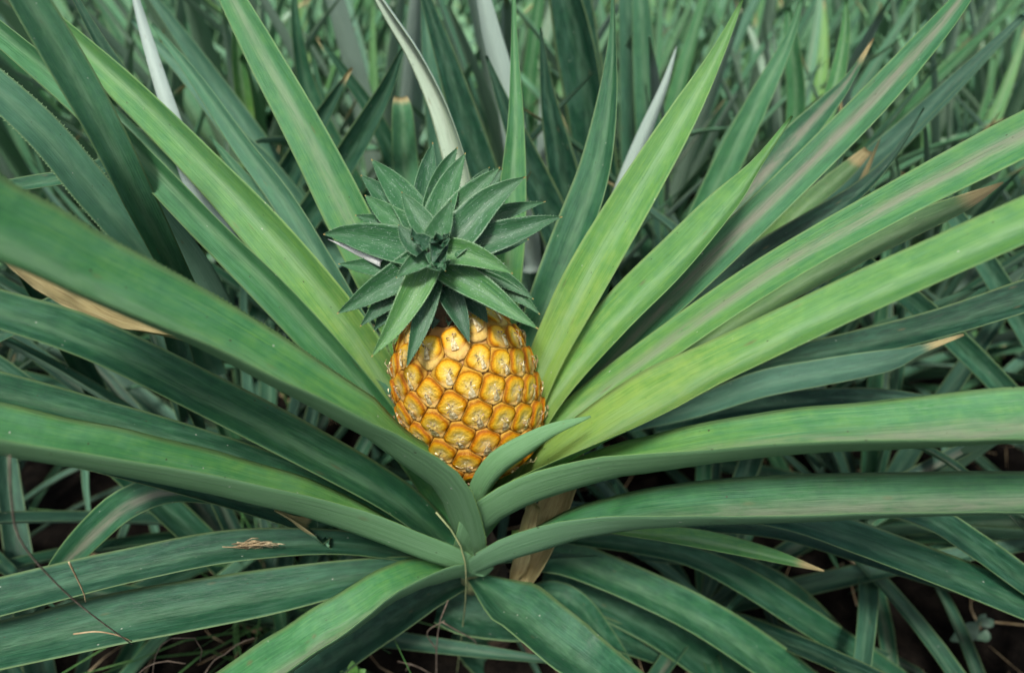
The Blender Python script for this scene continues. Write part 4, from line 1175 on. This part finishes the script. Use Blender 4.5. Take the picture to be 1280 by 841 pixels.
# ------------------------------------------------------------------ grass and litter
def blades_stuff(name, label, cat, spots, mat, lo, hi, wlo, whi, seed, lean=0.5):
    rnd = random.Random(seed)
    verts, faces = [], []
    for (x, y, z) in spots:
        h = rnd.uniform(lo, hi)
        a = rnd.uniform(0, 6.28)
        ln = rnd.uniform(0.1, lean)
        ww = rnd.uniform(wlo, whi)
        d = Vector((math.cos(a), math.sin(a), 0))
        s = Vector((-math.sin(a), math.cos(a), 0))
        b0 = len(verts)
        for i in range(4):
            k = i / 3
            c = Vector((x, y, z)) + Vector((0, 0, h * k * (1 - 0.25 * ln * k))) + d * (h * ln * k * k * 1.3)
            q = ww * (1 - k) + 0.0003
            verts += [c - s * q + d * q * 0.3, c - d * q * 0.3, c + s * q + d * q * 0.3]
        for i in range(3):
            for j in range(2):
                faces.append((b0 + i * 3 + j, b0 + i * 3 + j + 1, b0 + i * 3 + j + 4, b0 + i * 3 + j + 3))
    me = bpy.data.meshes.new(name)
    me.from_pydata([tuple(v) for v in verts], [], faces)
    me.materials.append(mat)
    o = link_mesh(name, me)
    tag(o, label, cat, kind='stuff')
    return o


rnd = random.Random(21)
spots = []
for i in range(3000):
    y = rnd.uniform(0.95, 6.5)
    x = rnd.uniform(-1, 1) * (y + 0.6)
    if noise.noise(Vector((x * 1.7, y * 1.7, 9))) + 0.25 * abs(x) / y < 0.12:
        continue
    spots.append((x, y, 0.0))
for i in range(60):
    spots.append((rnd.gauss(-0.36, 0.05), rnd.gauss(0.50, 0.04), 0.0))
far = [(rnd.uniform(-1, 1) * (0.9 * q + 1.0), q, 0.0) for q in [4.15 + 5.0 * rnd.random() ** 1.3 for _ in range(7000)]]
blades_stuff('distant_plants', 'distant mass of pineapple leaves at the far end of the field', 'field', far, M_GRASS, 0.35, 0.68, 0.008, 0.016, 6, 0.5)
blades_stuff('grass', 'fine green grass growing between the rows of pineapple plants', 'grass', spots, M_GRASS, 0.12, 0.36, 0.0015, 0.0042, 5, 0.9)


def litter():
    rnd = random.Random(31)
    bm = bmesh.new()
    for i in range(420):
        x, y = rnd.uniform(-1.3, 1.3), rnd.uniform(0.1, 1.2)
        a = rnd.uniform(0, 6.28)
        l = rnd.uniform(0.03, 0.14)
        z = rnd.uniform(0.0, 0.05)
        p0 = Vector((x, y, z)); d = Vector((math.cos(a), math.sin(a), rnd.uniform(-0.2, 0.5)))
        p1 = p0 + d * l * 0.5 + Vector((0, 0, rnd.uniform(0, 0.015))); p2 = p0 + d * l + Vector((rnd.uniform(-.02, .02), rnd.uniform(-.02, .02), 0))
        tube(bm, [p0, p1, p2], rnd.uniform(0.0008, 0.0022), 0.0005, 4)
    o = bm_obj('leaf_litter', bm, M_STRAW)
    tag(o, 'dry straw and broken leaf bits strewn on the dark soil', 'litter', kind='stuff')


litter()

# ------------------------------------------------------------------ small things
def twig(paths, label, mat=M_TWIG, name='dry_twig', cat='twig', group=None):
    base = paths[0][0][0]
    p0 = at(*base[:3])
    e = empty(name, p0, label, cat, group)
    for i, (pts, r0, r1) in enumerate(paths):
        tube_obj('stick' if i == 0 else 'side_shoot', [at(*q) for q in pts], r0, r1, mat, e, 12, 6)
    return e


twig([([(541, 930, .345), (545, 860, .345), (546, 805, .345), (551, 772, .345), (560, 750, .347)], .0012, .0007), ([(546, 812, .345), (534, 790, .343), (556, 775, .345)], .0008, .0005),
      ([(544, 845, .345), (520, 832, .343), (497, 826, .342)], .0008, .0005), ([(513, 829, .343), (507, 838, .342)], .0006, .0004)],
     'thin dead branching twig standing in the dark gap below the rosette', cat='twig')
twig([([(553, 777, .343), (572, 788, .345), (592, 799, .35), (596, 806, .352)], .0009, .0005)], 'small bent twig leaning across the foot of the plant below the grass stem')
s = tube_obj('grass_stem', [at(545, 640, .352), at(568, 668, .342), at(581, 700, .335), at(582, 745, .345), at(578, 785, .37), at(571, 842, .40)], .0010, .0007, M_STALK, None, 22, 6)
tag(s, 'long pale grass stem hanging down over the heart of the big plant', 'grass stem')
s = tube_obj('creeper_stem', [at(12, 570, .22), at(14, 620, .22), at(24, 672, .22), at(60, 718, .222), at(105, 760, .225), at(165, 805, .23)], .0006, .0005, M_TWIG, None, 22, 6)
tag(s, 'blurred thin brown creeper stem hanging in front of the lower left leaves', 'stem')
s = tube_obj('dry_strip', [at(92, 792, .245), at(120, 789, .245), at(145, 793, .245), at(165, 801, .246)], .0008, .0005, M_STRAW, None, 12, 6)
tag(s, 'curved tan dry strip lying over the broad dark leaf lower left', 'dry strip')
s = tube_obj('dry_strip', [at(86, 702, .262), at(96, 722, .26), at(105, 742, .258), at(107, 752, .258)], .0007, .0004, M_STRAW, None, 12, 6)
tag(s, 'small yellow dry strip upright between the two dark leaves at lower left', 'dry strip')
for q, lab in (([(188, 960, .31), (190, 860, .31), (196, 815, .31), (215, 797, .31), (238, 795, .31), (252, 806, .31), (250, 826, .31)], 'looped dry stem in the shade under the broad dark leaf'),
               ([(150, 940, .30), (160, 870, .30), (178, 837, .30), (205, 826, .30), (232, 829, .30)], 'thin dry stem near the bottom edge below the looped stem'),
               ([(225, 900, .32), (262, 832, .32), (280, 818, .32), (300, 803, .32), (318, 797, .32)], 'straight dry stem beside the bright striped leaf at the bottom')):
    s = tube_obj('dry_twig', [at(*k) for k in q], .0009, .0006, M_TWIG, None, 20, 6)
    tag(s, lab, 'twig')


def tuft():
    rnd = random.Random(4)
    bm = bmesh.new()
    for i in range(34):
        px, py = rnd.gauss(318, 13), rnd.gauss(681, 2.5)
        a = rnd.uniform(-0.5, 0.5)
        l = rnd.uniform(6, 20)
        Y = 0.333 + rnd.uniform(-.003, .002)
        p = [at(px - l * math.cos(a), py - l * math.sin(a) * .5, Y), at(px, py - rnd.uniform(0, 3), Y - .002), at(px + l * math.cos(a), py + l * math.sin(a) * .5, Y)]
        tube(bm, p, .0006, .0003, 4)
    o = bm_obj('dry_grass_tuft', bm, M_STRAW)
    tag(o, 'little tuft of dry grass lying on a dark leaf at the left', 'dry grass')


tuft()


def small_leaf(bm, base, d, up, L, W):
    s = d.cross(up).normalized()
    n = 6
    rows = []
    for i in range(n):
        k = i / (n - 1)
        w_ = W * math.sin(math.pi * min(0.98, 0.06 + k * 0.92)) ** 0.8
        c = base + d * (L * k) + up * (L * 0.18 * math.sin(k * 2.6))
        rows.append([bm.verts.new(c - s * w_ + up * w_ * .25), bm.verts.new(c), bm.verts.new(c + s * w_ + up * w_ * .25)])
    for i in range(n - 1):
        for j in range(2):
            f = bm.faces.new((rows[i][j], rows[i][j + 1], rows[i + 1][j + 1], rows[i + 1][j]))
            f.smooth = True


def weed(name, px, py, Y, label, mat, specs, stem):
    p0 = at(px, py, Y)
    e = empty(name, p0, label, 'weed')
    tube_obj('stem', [p0 + Vector(q) for q in stem], .0014, .0009, M_STALK, e, 10, 6)
    for (off, d, L, W) in specs:
        bm = bmesh.new()
        small_leaf(bm, p0 + Vector(off), Vector(d).normalized(), Vector((0, -0.5, 0.85)).normalized(), L, W)
        bm_obj('leaf', bm, mat, e)
    return e


weed('weed', 448, 857, .30, 'small bright green leafy weed at the bottom edge below the rosette', M_WEED,
     [((0, 0, .02), (-.8, .2, .5), .019, .006), ((0, 0, .02), (.6, .3, .5), .017, .0055), ((0, 0, .025), (-.1, .5, .8), .020, .006), ((0, 0, .012), (-.9, -.3, .1), .016, .005),
      ((0, 0, .012), (.8, -.2, .2), .014, .0045)], [(0.01, 0.06, -.30), (0.006, 0.02, -.12), (0, 0, .025)])
weed('weed', 1200, 800, .47, 'small round leaved weed on a thin brown stem, dark gap at lower right', M_VINE,
     [((0.002, 0, .055), (-.7, -.2, -.6), .05, .013), ((0.004, 0, .055), (.8, .1, .1), .024, .007), ((0.002, 0, .052), (.5, .4, .4), .022, .007),
      ((0.012, 0, -.008), (.3, .2, -.4), .022, .008), ((0.03, -.002, -.004), (.25, .3, .6), .026, .009)],
     [(0, 0, -.06), (0, 0, 0), (0.001, 0, .03), (0.006, 0, .06)])
print('WIDTHS', WREP)
